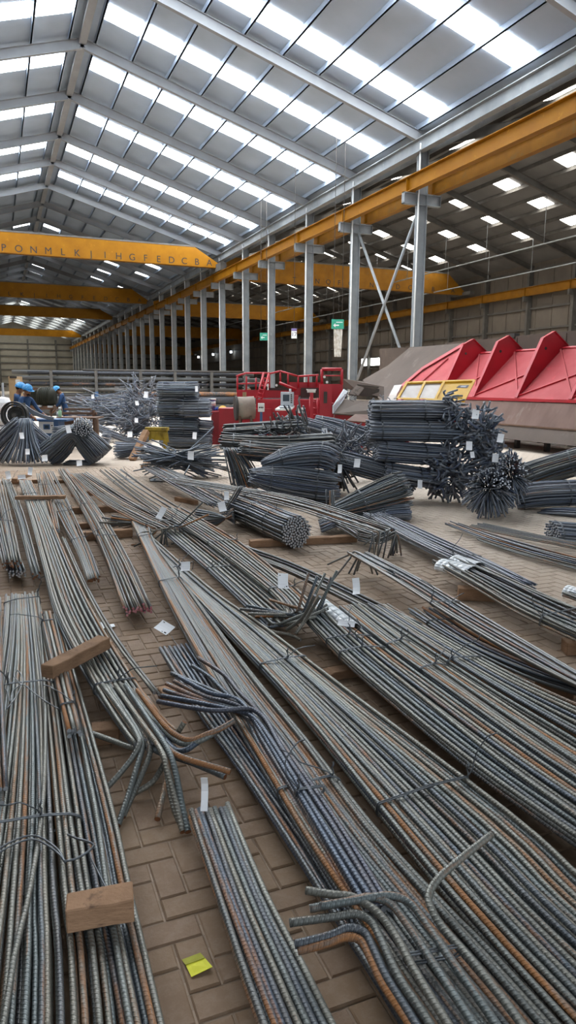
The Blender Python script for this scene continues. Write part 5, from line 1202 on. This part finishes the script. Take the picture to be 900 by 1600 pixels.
for px in (640, 715):
    a = gp(px, 626); b = MB(); b.beam(Vector((a.x, a.y, 0))+FWD*.15, a+FWD*.12, .08, .08); b.build('post', M_RED, tg)

# ------------------------------------------------------------------ red bending machine in the middle
DMm = 19.5
tr = thing('bending_machine', 'long red bar bending machine with guard rails in the middle', 'machine', V(450, 690, DMm)*1.0)
def vb(parent, name, px0, py0, px1, py1, D, th, m, bevel=.0):
    """upright box facing the camera between two pixel corners, front at D."""
    a, c = V(px0, py0, D), V(px1, py1, D); cen = (a+c)/2+FWD*th/2; b = MB()
    b.obox(cen, RGT*abs((c-a).dot(RGT))/2, FWD*th/2, UP*abs(a.z-c.z)/2); return b.build(name, m, parent, bevel=bevel)
ground_y = lambda D: 600+CAM_H/D*FPX+4
gy = 695
vb(tr, 'base_body', 342, 638, 424, gy, DMm, .9, M_RED); vb(tr, 'base_body', 400, 624, 500, gy, DMm+.2, 1.0, M_RED)
vb(tr, 'upper_beam', 370, 609, 458, 622, DMm+.9, .3, M_RED); vb(tr, 'upper_beam', 452, 597, 500, 618, DMm+1.1, .4, M_RED)
vb(tr, 'tower', 500, 600, 517, gy, DMm-.1, .5, M_RED); vb(tr, 'tower', 517, 600, 535, 640, DMm+1.35, .5, M_RED); vb(tr, 'tower_foot', 517, 630, 521, gy, DMm, .5, M_RED)
vb(tr, 'gap_shade', 420, 606, 458, 610, DMm+.85, .04, M_DARK); vb(tr, 'gap_shade', 470, 606, 498, 622, DMm+1.0, .05, M_DARK)  # dark plates painted in for the shade between the beams
vb(tr, 'slot', 506, 612, 511, 630, DMm-.14, .04, M_DARK)
def rod(parent, name, pts, D, r, m=M_RED, sides=6):
    ds = D if isinstance(D, (list, tuple)) else [D]*len(pts)
    b = MB(); P = [V(x, y, d) for (x, y), d in zip(pts, ds)]
    for p, q in zip(P, P[1:]): b.tube([p, q], r, sides)
    return b.build(name, m, parent)
rr = DMm+1.0
for x, y0, y1 in ((371, 588, 612), (385, 588, 612), (400, 590, 612), (412, 590, 612), (421, 584, 612), (438, 582, 600), (450, 584, 606), (466, 588, 606), (482, 586, 604), (495, 586, 604)):
    rod(tr, 'rail_post', [(x, y0), (x, y1)], rr, .028)
rod(tr, 'hand_rail', [(369, 588), (384, 583), (421, 583)], rr, .028); rod(tr, 'hand_rail', [(369, 600), (421, 598)], rr, .022)
rod(tr, 'hand_rail', [(438, 580), (466, 588), (498, 586)], rr, .028); rod(tr, 'hand_rail', [(421, 584), (438, 580)], rr, .028)
for a, c in (((401, 624), (412, 582)), ((408, 626), (420, 584))): rod(tr, 'ladder_rail', [a, c], [DMm+.4, DMm+.9], .03)
for k in range(6):
    f = k/6; rod(tr, 'ladder_rung', [(402+10*f, 620-36*f), (409+10*f, 622-36*f)], DMm+.4+.5*f, .018)
for (x0, x1, y0, y1) in ((503, 534, 577, 601),):
    rod(tr, 'gate_frame', [(x0, y1), (x0, y0), (x1, y0), (x1, y1)], DMm, .045); rod(tr, 'gate_bar', [(x0, (y0+y1)/2-2), (x1, (y0+y1)/2-2)], DMm, .02)
rod(tr, 'ladder_rail', [(485, 620), (485, 668)], DMm-.3, .035); rod(tr, 'ladder_rail', [(496, 622), (496, 668)], DMm-.3, .035)
for y in (628, 638, 648, 658): rod(tr, 'ladder_rung', [(485, y), (496, y)], DMm-.3, .02)
rod(tr, 'stair_rail', [(436, 598), (463, 609)], DMm+.6, .04)
for px, py in ((418, 602), (432, 602), (507, 589), (511, 597)):
    b = MB(); c = V(px, py, DMm-.1); b.tube([c, c+FWD*.05], .035, 10); b.build('lamp_cap', M_WHITE, tr)
# tank
tk = thing('steel_drum', 'rusty grey steel drum lying on its side behind the red cabinet', 'drum', V(382, 690, DMm-.5))
A_, B_ = V(368, 638, DMm-.6), V(397, 637, DMm-.5); b = MB(); b.tube([A_, A_.lerp(B_, .5), B_], .30, 24); b.build('shell', mat('drum_paint', (.30, .26, .22), (.22, .17, .14), rough=.6, scale=3, spots=((.15, .22, .17), 5, .6)), tk)
b = MB(); b.tube([A_-(B_-A_).normalized()*.02, A_+(B_-A_).normalized()*.04], .325, 24); b.build('rim', M_DARK, tk)
b = MB(); c = V(382, 618, DMm-.55); b.obox(c, RGT*.05, FWD*.02, UP*.09); b.build('lifting_eye', M_TAN, tk)
for f in (.2, .8):
    c = A_.lerp(B_, f); b = MB(); b.prism([Vector((c.x, c.y, 0))-FWD*.25, Vector((c.x, c.y, 0))+FWD*.25, Vector((c.x, c.y, c.z-.2))+FWD*.25, Vector((c.x, c.y, c.z-.2))-FWD*.25], RGT*.06); b.build('cradle', M_RUST, tk)
# cabinet, bucket, helmet
Dc = DG(350, 697)
cb_ = thing('tool_cabinet', 'red steel cabinet standing left of the lying drum', 'cabinet', V(350, 697, Dc))
zc = V(350, 642, Dc).z; x0, x1, x2 = (V(q, 660, Dc).dot(RGT) for q in (330, 347, 367)); base = FWD*Dc
def cab(name, xa, xb, z0, z1, d0, d1, m, parent=None, bevel=.01):
    b = MB(); b.obox(RGT*(xa+xb)/2+FWD*(d0+d1)/2+UP*(z0+z1)/2, RGT*(xb-xa)/2, FWD*(d1-d0)/2, UP*(z1-z0)/2); return b.build(name, m, parent or cb_, bevel=bevel)
cab('body', x0, x2, .04, zc, Dc, Dc+.5, M_RED)
dr1 = cab('door', x0+.01, x1-.005, .06, zc-.02, Dc-.02, Dc, M_REDD); dr2 = cab('door', x1+.005, x2-.01, .06, zc-.02, Dc-.02, Dc, M_RED)
for dd_, xx in ((dr1, x1-.05), (dr2, x1+.05)): cab('handle', xx-.01, xx+.01, zc*.5, zc*.5+.12, Dc-.045, Dc-.02, M_GREYP, dd_, 0)
bk = thing('bucket', 'white and blue plastic tub on the red cabinet\'s left corner', 'bucket', RGT*(x0+.05)+FWD*(Dc+.25)+UP*zc)
c = V(331, 641, Dc+.2); c.z = zc
b = MB(); b.tube([c+UP*.0, c+UP*.30], .11, 16, taper=[.85, 1.0]); b.build('tub', mat('blue_tub', (.10, .12, .34), (.08, .1, .28), rough=.4), bk)
b = MB(); b.tube([c+UP*.14, c+UP*.26], .113, 16); b.build('band', M_WHITE, bk); b = MB(); b.tube([c+UP*.30, c+UP*.34], .125, 16); b.build('lid', M_WHITE, bk)
hm = thing('safety_helmet', 'yellow safety helmet lying on top of the red cabinet', 'helmet', V(348, 642, Dc+.25))
def helmet(parent, c, m, fw, s=1.0, name='shell'):
    """dome with a peak toward fw, base centre at c."""
    c = Vector(c); fw = Vector(fw).normalized(); sd = fw.cross(UP).normalized(); up = sd.cross(fw).normalized(); b = MB(); K, S = 14, 6
    def pt(i, k):
        a = 2*math.pi*k/K; e = (i/S)*math.pi/2; return c+(fw*math.cos(a)*.135+sd*math.sin(a)*.11)*s*math.cos(e)+up*(.13*s*math.sin(e))
    for i in range(S):
        for k in range(K): b.poly([pt(i, k), pt(i, k+1), pt(i+1, k+1), pt(i+1, k)], sm=True)
    for k in range(K):
        a0, a1 = 2*math.pi*k/K, 2*math.pi*(k+1)/K
        def br(a, o):
            ext = (.055 if math.cos(a) > .3 else .012)*o; return c+(fw*math.cos(a)*(.135+ext)+sd*math.sin(a)*(.11+ext*.6))*s-up*.012*s*o
        b.poly([br(a0, 0), br(a1, 0), br(a1, 1), br(a0, 1)], sm=True)
    o = b.build(name, m, parent); md = o.modifiers.new('solid', 'SOLIDIFY'); md.thickness = .004
    g = MB(); g.tube([c+fw*math.cos(a)*.12*s+up*(.134*s*abs(math.sin(a))**.8)+up*.004 for a in [math.pi*q/10 for q in range(1, 10)]], .008*s, 5); g.build('ridge', m, o); return o
cc = V(348, 642, Dc+.25); cc.z = zc
helmet(hm, cc, mat('yellow_helmet', (.72, .48, .05), (.66, .42, .05), rough=.35), RGT)
gl = thing('work_gloves', 'dark blue rag lying beside the yellow helmet on the cabinet', 'rag', cc-RGT*.28); b = MB()
for k in range(5):
    p = cc-RGT*(.36-.05*k)+FWD*random.uniform(-.05, .05)+UP*.03; b.tube(smooth_path([p-FWD*.08-UP*.025, p+UP*random.uniform(.01, .05), p+FWD*.08-UP*.025], 3), .035, 6)
b.build('cloth', mat('blue_rag', (.03, .05, .22), rough=.9), gl)
# console
cs = thing('control_console', 'grey control monitor with keyboard shelf on a red pedestal', 'console', V(450, 695, 18.6))
vb(cs, 'pedestal', 440, 634, 462, 697, 18.7, .35, M_RED); vb(cs, 'side_cabinet', 460, 618, 466, 664, 18.9, .3, M_RED)
mo = vb(cs, 'monitor', 438.5, 612.5, 459, 635, 18.35, .22, M_GREYP, .01)
vb(mo, 'bezel', 440, 614, 457.5, 633.5, 18.335, .015, mat('pale_bezel', (.55, .58, .62)), 0); vb(mo, 'screen', 442, 616.5, 452, 627, 18.325, .015, M_SCREEN)
for k in range(5): vb(mo, 'key', 454, 616+k*3, 456.5, 618+k*3, 18.325, .012, M_DARK)
a, c = V(430, 637, 18.1), V(459, 636, 18.3); b = MB(); b.prism([V(430, 639, 18.0), V(455, 639, 18.0), V(460, 634, 18.45), V(437, 634, 18.45)], (0, 0, -.04)); sh = b.build('keyboard_shelf', M_WHITE, cs)
b = MB(); b.prism([V(436, 637, 18.08), V(453, 637, 18.08), V(456, 634.8, 18.35), V(440, 634.8, 18.35)], (0, 0, .012)); b.build('keyboard', M_GREYP, sh)
vb(cs, 'shelf_skirt', 432, 640, 456, 646, 18.1, .25, M_RED); rod(cs, 'beacon', [(453.5, 612), (453.5, 607.5)], 18.45, .03, M_WHITE)
for nm, lab, x0_, y0_, x1_, y1_, D_, post in (('operator_panel', 'white operator panel with a dark hole on a grey post', 403, 630, 413, 643.5, 17.8, M_BLUE), ('operator_panel', 'grey button box on a red post right of the console', 466, 637, 477, 645.5, 17.9, M_RED), ('operator_panel', 'pale angled switch box on a tall red post near the ladder', 480, 609, 493, 613.5, 18.6, M_RED)):
    t = thing(nm, lab, 'control panel', V((x0_+x1_)/2, 600, D_)*1); t.location.z = 0; ORIG[t.name] = Vector((t.location.x, t.location.y, 0))
    vb(t, 'box', x0_, y0_, x1_, y1_, D_, .10, M_WHITE, .008); xm = (x0_+x1_)/2
    vb(t, 'post', xm-2, y1_, xm+2, 609+CAM_H/D_*FPX, D_+.03, .06, post)
    if y1_ > 640:
        for k in range(3): 
            b = MB(); q = V(x0_+(x1_-x0_)*(.25+.25*k), (y0_+y1_)/2, D_-.012); b.tube([q, q+FWD*.012], .018, 8); b.build('button', M_DARK, t)
    else:
        vb(t, 'cover', x0_-1, y0_-1, x1_+1, y0_+.8, D_-.05, .2, M_WHITE)
# plinth
vb(thing('white_crate', 'white blocks standing at the foot of a distant column', 'block', V(346, 604, 47)), 'block', 341, 601, 357, 605, 46.5, .6, M_WHITE)

# ------------------------------------------------------------------ left side: trestle, bench, control box, coil, workers
Dt = DG(215, 719)
ts = thing('trestle', 'yellow steel trestle with worn timber legs left of the tall stack', 'trestle', V(235, 718, Dt+.3))
vb(ts, 'top_beam', 226, 668, 262, 673, Dt+.55, .22, M_OLIVE); vb(ts, 'web', 232, 673, 262, 688, Dt+.62, .05, M_OLIVE)
slab(ts, 'gusset', [(236, 674), (246, 674), (239, 686), (236, 686)], Dt+.56, M_OLIVE, .03); slab(ts, 'gusset', [(254, 676), (262, 676), (264, 691), (257, 690)], Dt+.56, M_OLIVE, .03)
b = MB(); b.beam(G(206, 719, .01), V(229, 674, Dt+.5), .13, .12); b.build('leg', M_WOOD, ts)
b = MB(); b.beam(G(224, 731, .01), V(233, 720, Dt-.1), .10, .10); b.build('leg', M_WOOD, ts); b = MB(); b.beam(Vector((*V(258, 690, Dt+.9).xy, .0)), V(258, 680, Dt+.8), .1, .1); b.build('leg', M_OLIVE, ts)
Dk = DG(130, 712)+1.5
bn = thing('work_bench', 'rusty steel work bench behind the tent shaped bundle', 'bench', V(120, 700, Dk))
vb(bn, 'top', 88, 652, 150, 655, Dk, .8, M_RUST); vb(bn, 'apron', 100, 638, 142, 641, Dk+.9, .1, M_RUST); vb(bn, 'back_beam', 92, 644, 150, 648, Dk+.8, .12, M_RUST)
vb(bn, 'leg', 147, 655, 154, 700, Dk, .12, M_RUST); vb(bn, 'leg', 95, 655, 101, 700, Dk, .12, M_RUST); vb(bn, 'panel', 100, 655, 130, 690, Dk+.6, .04, M_RUST)
vb(bn, 'leg', 144, 641, 149, 694, Dk+.75, .12, M_RUST)
zb_ = V(94, 652, Dk).z
bt = thing('spray_bottle', 'pale green bottle with a white cap standing on the bench', 'bottle', V(94, 652, Dk+.3)); c = V(94, 652, Dk+.2); c.z = zb_
b = MB(); b.tube([c, c+UP*.02, c+UP*.15, c+UP*.18], .045, 12, taper=[.95, 1, 1, .5]); b.build('body', mat('pale_green', (.30, .52, .33), rough=.4), bt); b = MB(); b.tube([c+UP*.18, c+UP*.26], .028, 10); b.build('cap', M_WHITE, bt)
bt = thing('small_bottle', 'short grey bottle beside the pale green one on the bench', 'bottle', c); c2 = V(90, 652, Dk+.2); c2.z = zb_
b = MB(); b.tube([c2, c2+UP*.09, c2+UP*.11], .03, 10, taper=[1, 1, .5]); b.build('body', M_GREYP, bt); b = MB(); b.tube([c2+UP*.11, c2+UP*.14], .016, 8); b.build('cap', M_WHITE, bt)
Db = DG(70, 715)+1.2
bx = thing('control_box', 'white and blue control cabinet with a small dark display', 'cabinet', V(72, 700, Db))
vb(bx, 'body', 60, 658, 93, 700, Db, .5, M_BLUE, .01); d_ = vb(bx, 'door', 61, 659, 84, 677, Db-.02, .02, M_WHITE); vb(d_, 'display', 67.5, 663, 78, 671, Db-.035, .015, M_BLUE); vb(d_, 'screen', 69.5, 664.5, 76, 669.5, Db-.042, .008, M_SCREEN); vb(d_, 'switch', 80, 664, 82, 666, Db-.03, .015, M_DARK)
vb(bx, 'top', 44, 655, 104, 658.5, Db-.05, .6, M_BLUE)
# coil of bar standing on a stand
Dl = DG(30, 728)+.9
cl = thing('wire_coil', 'upright coil of dark bar with many rings at the left edge', 'coil', V(21, 690, Dl)); c = V(22, 649, Dl); k = Dl/FPX
for j in range(4):
    for r_, zz in ((20.5, j), (16.8, j)):
        b = MB(); R_ = (r_-.4*(j % 2))*k; b.tube([c+FWD*(.035*j)+RGT*math.cos(a)*R_+UP*math.sin(a)*R_ for a in [2*math.pi*q/40 for q in range(40)]], .016, 6, closed=True); b.build('ring', M_PIPE, cl)
for j, r_ in enumerate((13, 10.5, 8, 5.5, 3.5)):
    b = MB(); R_ = r_*k; b.tube([c+FWD*.12+RGT*math.cos(a)*R_+UP*math.sin(a)*R_ for a in [2*math.pi*q/32 for q in range(32)]], .015, 6, closed=True); b.build('ring', M_PIPE, cl)
b = MB(); b.tube([c+FWD*.2, c+FWD*.23], 14*k, 32); b.build('disc', M_DARK, cl); b = MB(); b.tube([c-FWD*.02, c+FWD*.35], .05, 12); b.build('hub', M_GIRT, cl)
b = MB(); b.beam(Vector((c.x, c.y, 0))+FWD*.3-RGT*.3, c+FWD*.3, .08, .08); b.beam(Vector((c.x, c.y, 0))+FWD*.3+RGT*.3, c+FWD*.3, .08, .08); b.build('stand', M_GIRT, cl)
b = MB(); b.beam(V(41, 660, Dl), V(36, 630, Dl+.1), .08, .06); b.build('side_arm', M_GIRT, cl)
b = MB()
for j in range(4):
    b = MB(); b.tube(smooth_path([V(38, 632+j*2, Dl+.2), V(52, 642+j*1.5, Dl+.2), V(70, 650+j, Dl+.25), V(84, 653+j, Dl+.3)], 4), .02, 6); b.build('feed_bar', M_FAR, cl)
sk = thing('white_sack', 'white plastic sacks stacked at the left edge beside the coil', 'sack', V(5, 700, Dl+.9))
for j, (px, py, w_, h_) in enumerate(((4, 633, 12, 14), (5, 655, 13, 10), (6, 672, 13, 9), (6, 688, 13, 9))):
    b = MB(); q = V(px, py, Dl+1.0); K = 10
    for i in range(5):
        for kk in range(K):
            def sp(i, kk):
                a = 2*math.pi*kk/K; e = (i/5-.5)*math.pi; return q+RGT*math.cos(a)*w_*k*math.cos(e)**.4+FWD*math.sin(a)*.3*math.cos(e)**.4+UP*math.sin(e)*h_*k
            b.poly([sp(i, kk), sp(i, kk+1), sp(i+1, kk+1), sp(i+1, kk)], sm=True)
    b.build('sack', M_TAG, sk)
# tan board cabinet and green motor behind the workers
tn = thing('board_box', 'tan battered board box standing behind the two blue helmets', 'box', V(23, 640, Dl+6))
vb(tn, 'front', 13, 588, 31, 600+CAM_H/(Dl+6)*FPX, Dl+6, .5, M_TAN); vb(tn, 'flap', 24, 593, 31, 600, Dl+5.98, .02, M_WHITE); vb(tn, 'slot', 15, 588, 26, 591, Dl+5.98, .02, M_DARK)
Dm2 = 23.0
mt_ = thing('electric_motor', 'dark olive round motor housing on a rusty frame', 'motor', V(75, 660, Dm2)); M_MOT = mat('dark_olive', (.018, .021, .016), (.03, .03, .022), rough=.6, scale=5)
A_, B_ = V(62, 621, Dm2), V(82, 620, Dm2); b = MB(); b.tube([A_-RGT*.05, A_, A_.lerp(B_, .5), B_, B_+RGT*.1], .30, 20, taper=[.7, 1, 1.05, 1, .6]); b.build('housing', M_MOT, mt_)
for j in range(6):
    p = A_.lerp(B_, .1+.15*j); b = MB(); b.tube([p, p+RGT*.03], .325, 20); b.build('fin', M_MOT, mt_)
vb(mt_, 'frame', 42, 634, 84, 640, Dm2-.2, .6, M_RUST); vb(mt_, 'leg', 44, 640, 48, 684, Dm2-.1, .1, M_RUST); vb(mt_, 'leg', 78, 640, 82, 684, Dm2-.1, .1, M_RUST); vb(mt_, 'cross_bar', 40, 606, 76, 609, Dm2+.4, .12, M_RUST); vb(mt_, 'gearbox', 46, 610, 60, 634, Dm2, .5, M_MOT)
vb(mt_, 'pale_foot', 58, 633, 64, 636, Dm2-.3, .1, M_GREYP); vb(mt_, 'pale_foot', 74, 634, 81, 637, Dm2-.3, .1, M_GREYP)
vb(mt_, 'leg', 42, 606, 45, 636, Dm2+.4, .1, M_RUST)
pm = thing('machine_upright', 'dark steel upright machine frame at the far left edge', 'frame', V(3, 640, Dl+4))
for x0_, x1_ in ((-3, 1), (3.5, 7)):
    vb(pm, 'post', x0_, 598, x1_, 680, Dl+4, .1, M_DARK if x0_ < 0 else M_GREYP)
vb(pm, 'cross_rail', -4, 602, 9, 605, Dl+4.1, .1, M_DARK)

# ---- people
def person(label, foot, face, height=1.70, lean=0.0, head_turn=0.0, head_down=0.2, arms=((.25, .35), (.25, .35)), beard=True, helm=True):
    """standing worker; foot: floor point, face: direction faced, lean: bend forward at the hips (radians); arms: (raise forward, bend) per side."""
    foot = Vector(foot); f = Vector((face[0], face[1], 0)).normalized(); r = f.cross(UP); s = height/1.70
    t = thing('person', label, 'person', foot)
    def W(x, y, z): return foot+r*x*s+f*y*s+UP*z*s
    def up_(x, y, z):                            # point of the upper body, leaned about the hips
        dz = z-.92; return W(x, y*math.cos(lean)+dz*math.sin(lean), .92+dz*math.cos(lean)-y*math.sin(lean))
    vs, rs, es = [], [], []
    def add(p, rad, par=None):
        vs.append(p); rs.append(rad*s); i = len(vs)-1
        if par is not None: es.append((par, i))
        return i
    pel = add(up_(0, 0, .94), .135); wa = add(up_(0, .0, 1.08), .128, pel); ch = add(up_(0, .01, 1.26), .15, wa); sh = add(up_(0, -.01, 1.38), .105, ch); nk = add(up_(0, .0, 1.46), .056, sh)
    hd = up_(0, .03, 1.47); hn = Vector((math.sin(head_turn), 0, 0))
    for q, sd in enumerate((-1, 1)):
        hp = add(W(.095*sd, 0, .88), .095, pel); kn = add(W(.11*sd, .03+.02*sd, .49), .068, hp); ak = add(W(.115*sd, .0+.03*sd, .10), .048, kn); add(W(.12*sd, .10+.03*sd, .05), .042, ak); 
        ra, be = arms[q]; so = up_(.185*sd, 0, 1.385); s1 = add(so, .062, sh)
        ax = up_(0, math.sin(ra), 1.385-math.cos(ra))-up_(0, 0, 1.385); e_ = so+ax*.28*s+r*.05*sd*s; el = add(e_, .047, s1)
        a2 = up_(0, math.sin(ra+be), 1.385-math.cos(ra+be))-up_(0, 0, 1.385); w_ = e_+a2*.25*s-r*.03*sd*s; wr_ = add(w_, .030, el)
        hnd = add(w_+a2*.05*s, .030, wr_); pal = add(w_+a2*.095*s, .026, hnd); axd = a2.normalized(); down = (axd*.8-UP*.5).normalized()
        for j, (o, L) in enumerate(((-.027, .072), (-.009, .08), (.009, .075), (.026, .06))):
            k1 = add(w_+a2*.12*s+f*o*s, .0095, pal); k2 = add(vs[k1]+axd*L*.5*s, .0088, k1); add(vs[k2]+down*L*.5*s, .0078, k2)
        th = add(w_+a2*.06*s-r*.035*sd*s+f*.02*s, .011, hnd); add(vs[th]+(axd*.8-r*.4*sd).normalized()*.045*s, .009, th)
    # head: chain up from the neck
    hu = (up_(0, 0, 1.5)-up_(0, 0, 1.4)).normalized(); hf = (f*math.cos(head_turn)+r*math.sin(head_turn)); hf = (hf*math.cos(head_down)-UP*math.sin(head_down)).normalized(); hu = hf.cross(r if abs(hf.dot(r)) < .9 else f).normalized()
    if hu.z < 0: hu = -hu
    b0 = vs[nk]
    jw = add(b0+hu*.055*s+hf*.02*s, .07, nk); md_ = add(b0+hu*.125*s+hf*.02*s, .084, jw); tp = add(b0+hu*.185*s+hf*.005*s, .080, md_)
    me = bpy.data.meshes.new('body'); me.from_pydata([v-foot for v in vs], es, []); o = bpy.data.objects.new('body_tmp', me); COL.objects.link(o)
    sk_ = o.modifiers.new('skin', 'SKIN'); sk_.use_smooth_shade = True; ss = o.modifiers.new('sub', 'SUBSURF'); ss.levels = 2; ss.render_levels = 2
    for i, v in enumerate(me.skin_vertices[0].data): v.radius = (rs[i], rs[i]*(.78 if i in (pel, wa, ch) else 1.0)); v.use_root = (i == 0)
    bpy.context.view_layer.update(); dg = bpy.context.evaluated_depsgraph_get(); m2 = bpy.data.meshes.new_from_object(o.evaluated_get(dg)); bpy.data.objects.remove(o)
    m2.name = 'body'; m2.materials.clear()
    for mm in (M_NAVY, M_SKIN, M_DARK): m2.materials.append(mm)
    wr_pts = [v for v in vs if False]; neckz = (vs[nk]-foot)
    hands = [vs[e[1]]-foot for e in es if rs[e[1]] < .0302*s]
    for p in m2.polygons:
        c = p.center; p.use_smooth = True
        if (c-neckz).dot(hu) > -.01*s and (c-neckz).length < .34*s: p.material_index = 1
        elif min((c-h).length for h in hands) < .035*s: p.material_index = 1
        elif c.z < .09*s: p.material_index = 2
    o = link_mesh('body', m2, t, foot)
    hc = b0+hu*.115*s+hf*.02*s
    def ell(name, c, a, rx, ry, rz, m):
        bm = bmesh.new(); bmesh.ops.create_uvsphere(bm, u_segments=10, v_segments=7, radius=1); X = hf.cross(hu)
        for v in bm.verts: v.co = (c-ORIG[a.name])+X*v.co.x*rx*s+hf*v.co.y*ry*s+hu*v.co.z*rz*s
        mm = bpy.data.meshes.new(name); bm.to_mesh(mm); bm.free(); mm.materials.append(m)
        for p in mm.polygons: p.use_smooth = True
        return link_mesh(name, mm, a, ORIG[a.name])
    X = hf.cross(hu)
    ell('nose', hc+hf*.088*s-hu*.005*s, o, .014, .02, .024, M_SKIN)
    for sd in (-1, 1):
        ell('eye', hc+hf*.078*s+X*.03*sd*s+hu*.022*s, o, .012, .008, .007, M_WHITE); ell('brow', hc+hf*.082*s+X*.03*sd*s+hu*.04*s, o, .02, .006, .005, M_HAIR); ell('ear', hc+X*.082*sd*s-hf*.005*s+hu*.005*s, o, .012, .02, .03, M_SKIN)
    ell('mouth', hc+hf*.083*s-hu*.04*s, o, .024, .008, .007, mat('lip', (.20, .07, .06)))
    if beard: ell('beard', hc+hf*.045*s-hu*.062*s, o, .058, .045, .03, M_HAIR)
    ell('hair', hc-hf*.02*s+hu*.04*s, o, .088, .09, .07, M_HAIR)
    if helm: helmet(t, hc+hu*.062*s, M_HELM, hf, s*.98, 'helmet')
    b = MB(); ccol = vs[sh]; b.tube([vs[nk]-hu*.02*s+(r*math.cos(a)+f*math.sin(a))*.075*s for a in [2*math.pi*q/12 for q in range(12)]], .018*s, 5, closed=True); b.build('collar', M_NAVY, t)
    return t
Dp = Dl+1.6
P1 = V(37, 640, Dp); P1.z = 0; person('bearded worker in navy coverall and blue helmet looking right behind the coil', P1, RGT-FWD*.35, 1.66, .18, .1, .25, ((.7, .5), (.6, .5)))
P2 = V(25, 640, Dp+.75); P2.z = 0; person('worker in navy coverall and blue helmet, half hidden behind the bearded one', P2, RGT*.9+FWD*.3, 1.70, .12, 0, .3, ((.4, .4), (.5, .4)), beard=False)
P3 = V(103, 640, 23.4); P3.z = 0; t3p = person('worker in dark navy coverall bending over the bars, blue helmet turned down', P3, -RGT*.9-FWD*.3, 1.66, .26, 0, .7, ((.6, .5), (.4, .6)), beard=False)
for sd in (0, 1):
    b = MB(); q = P3+UP*(1.12-.3*sd)+RGT*.08-FWD*.14; b.obox(q, RGT*.05, FWD*.01, UP*.035); b.build('pale_patch', M_GREYP, t3p)
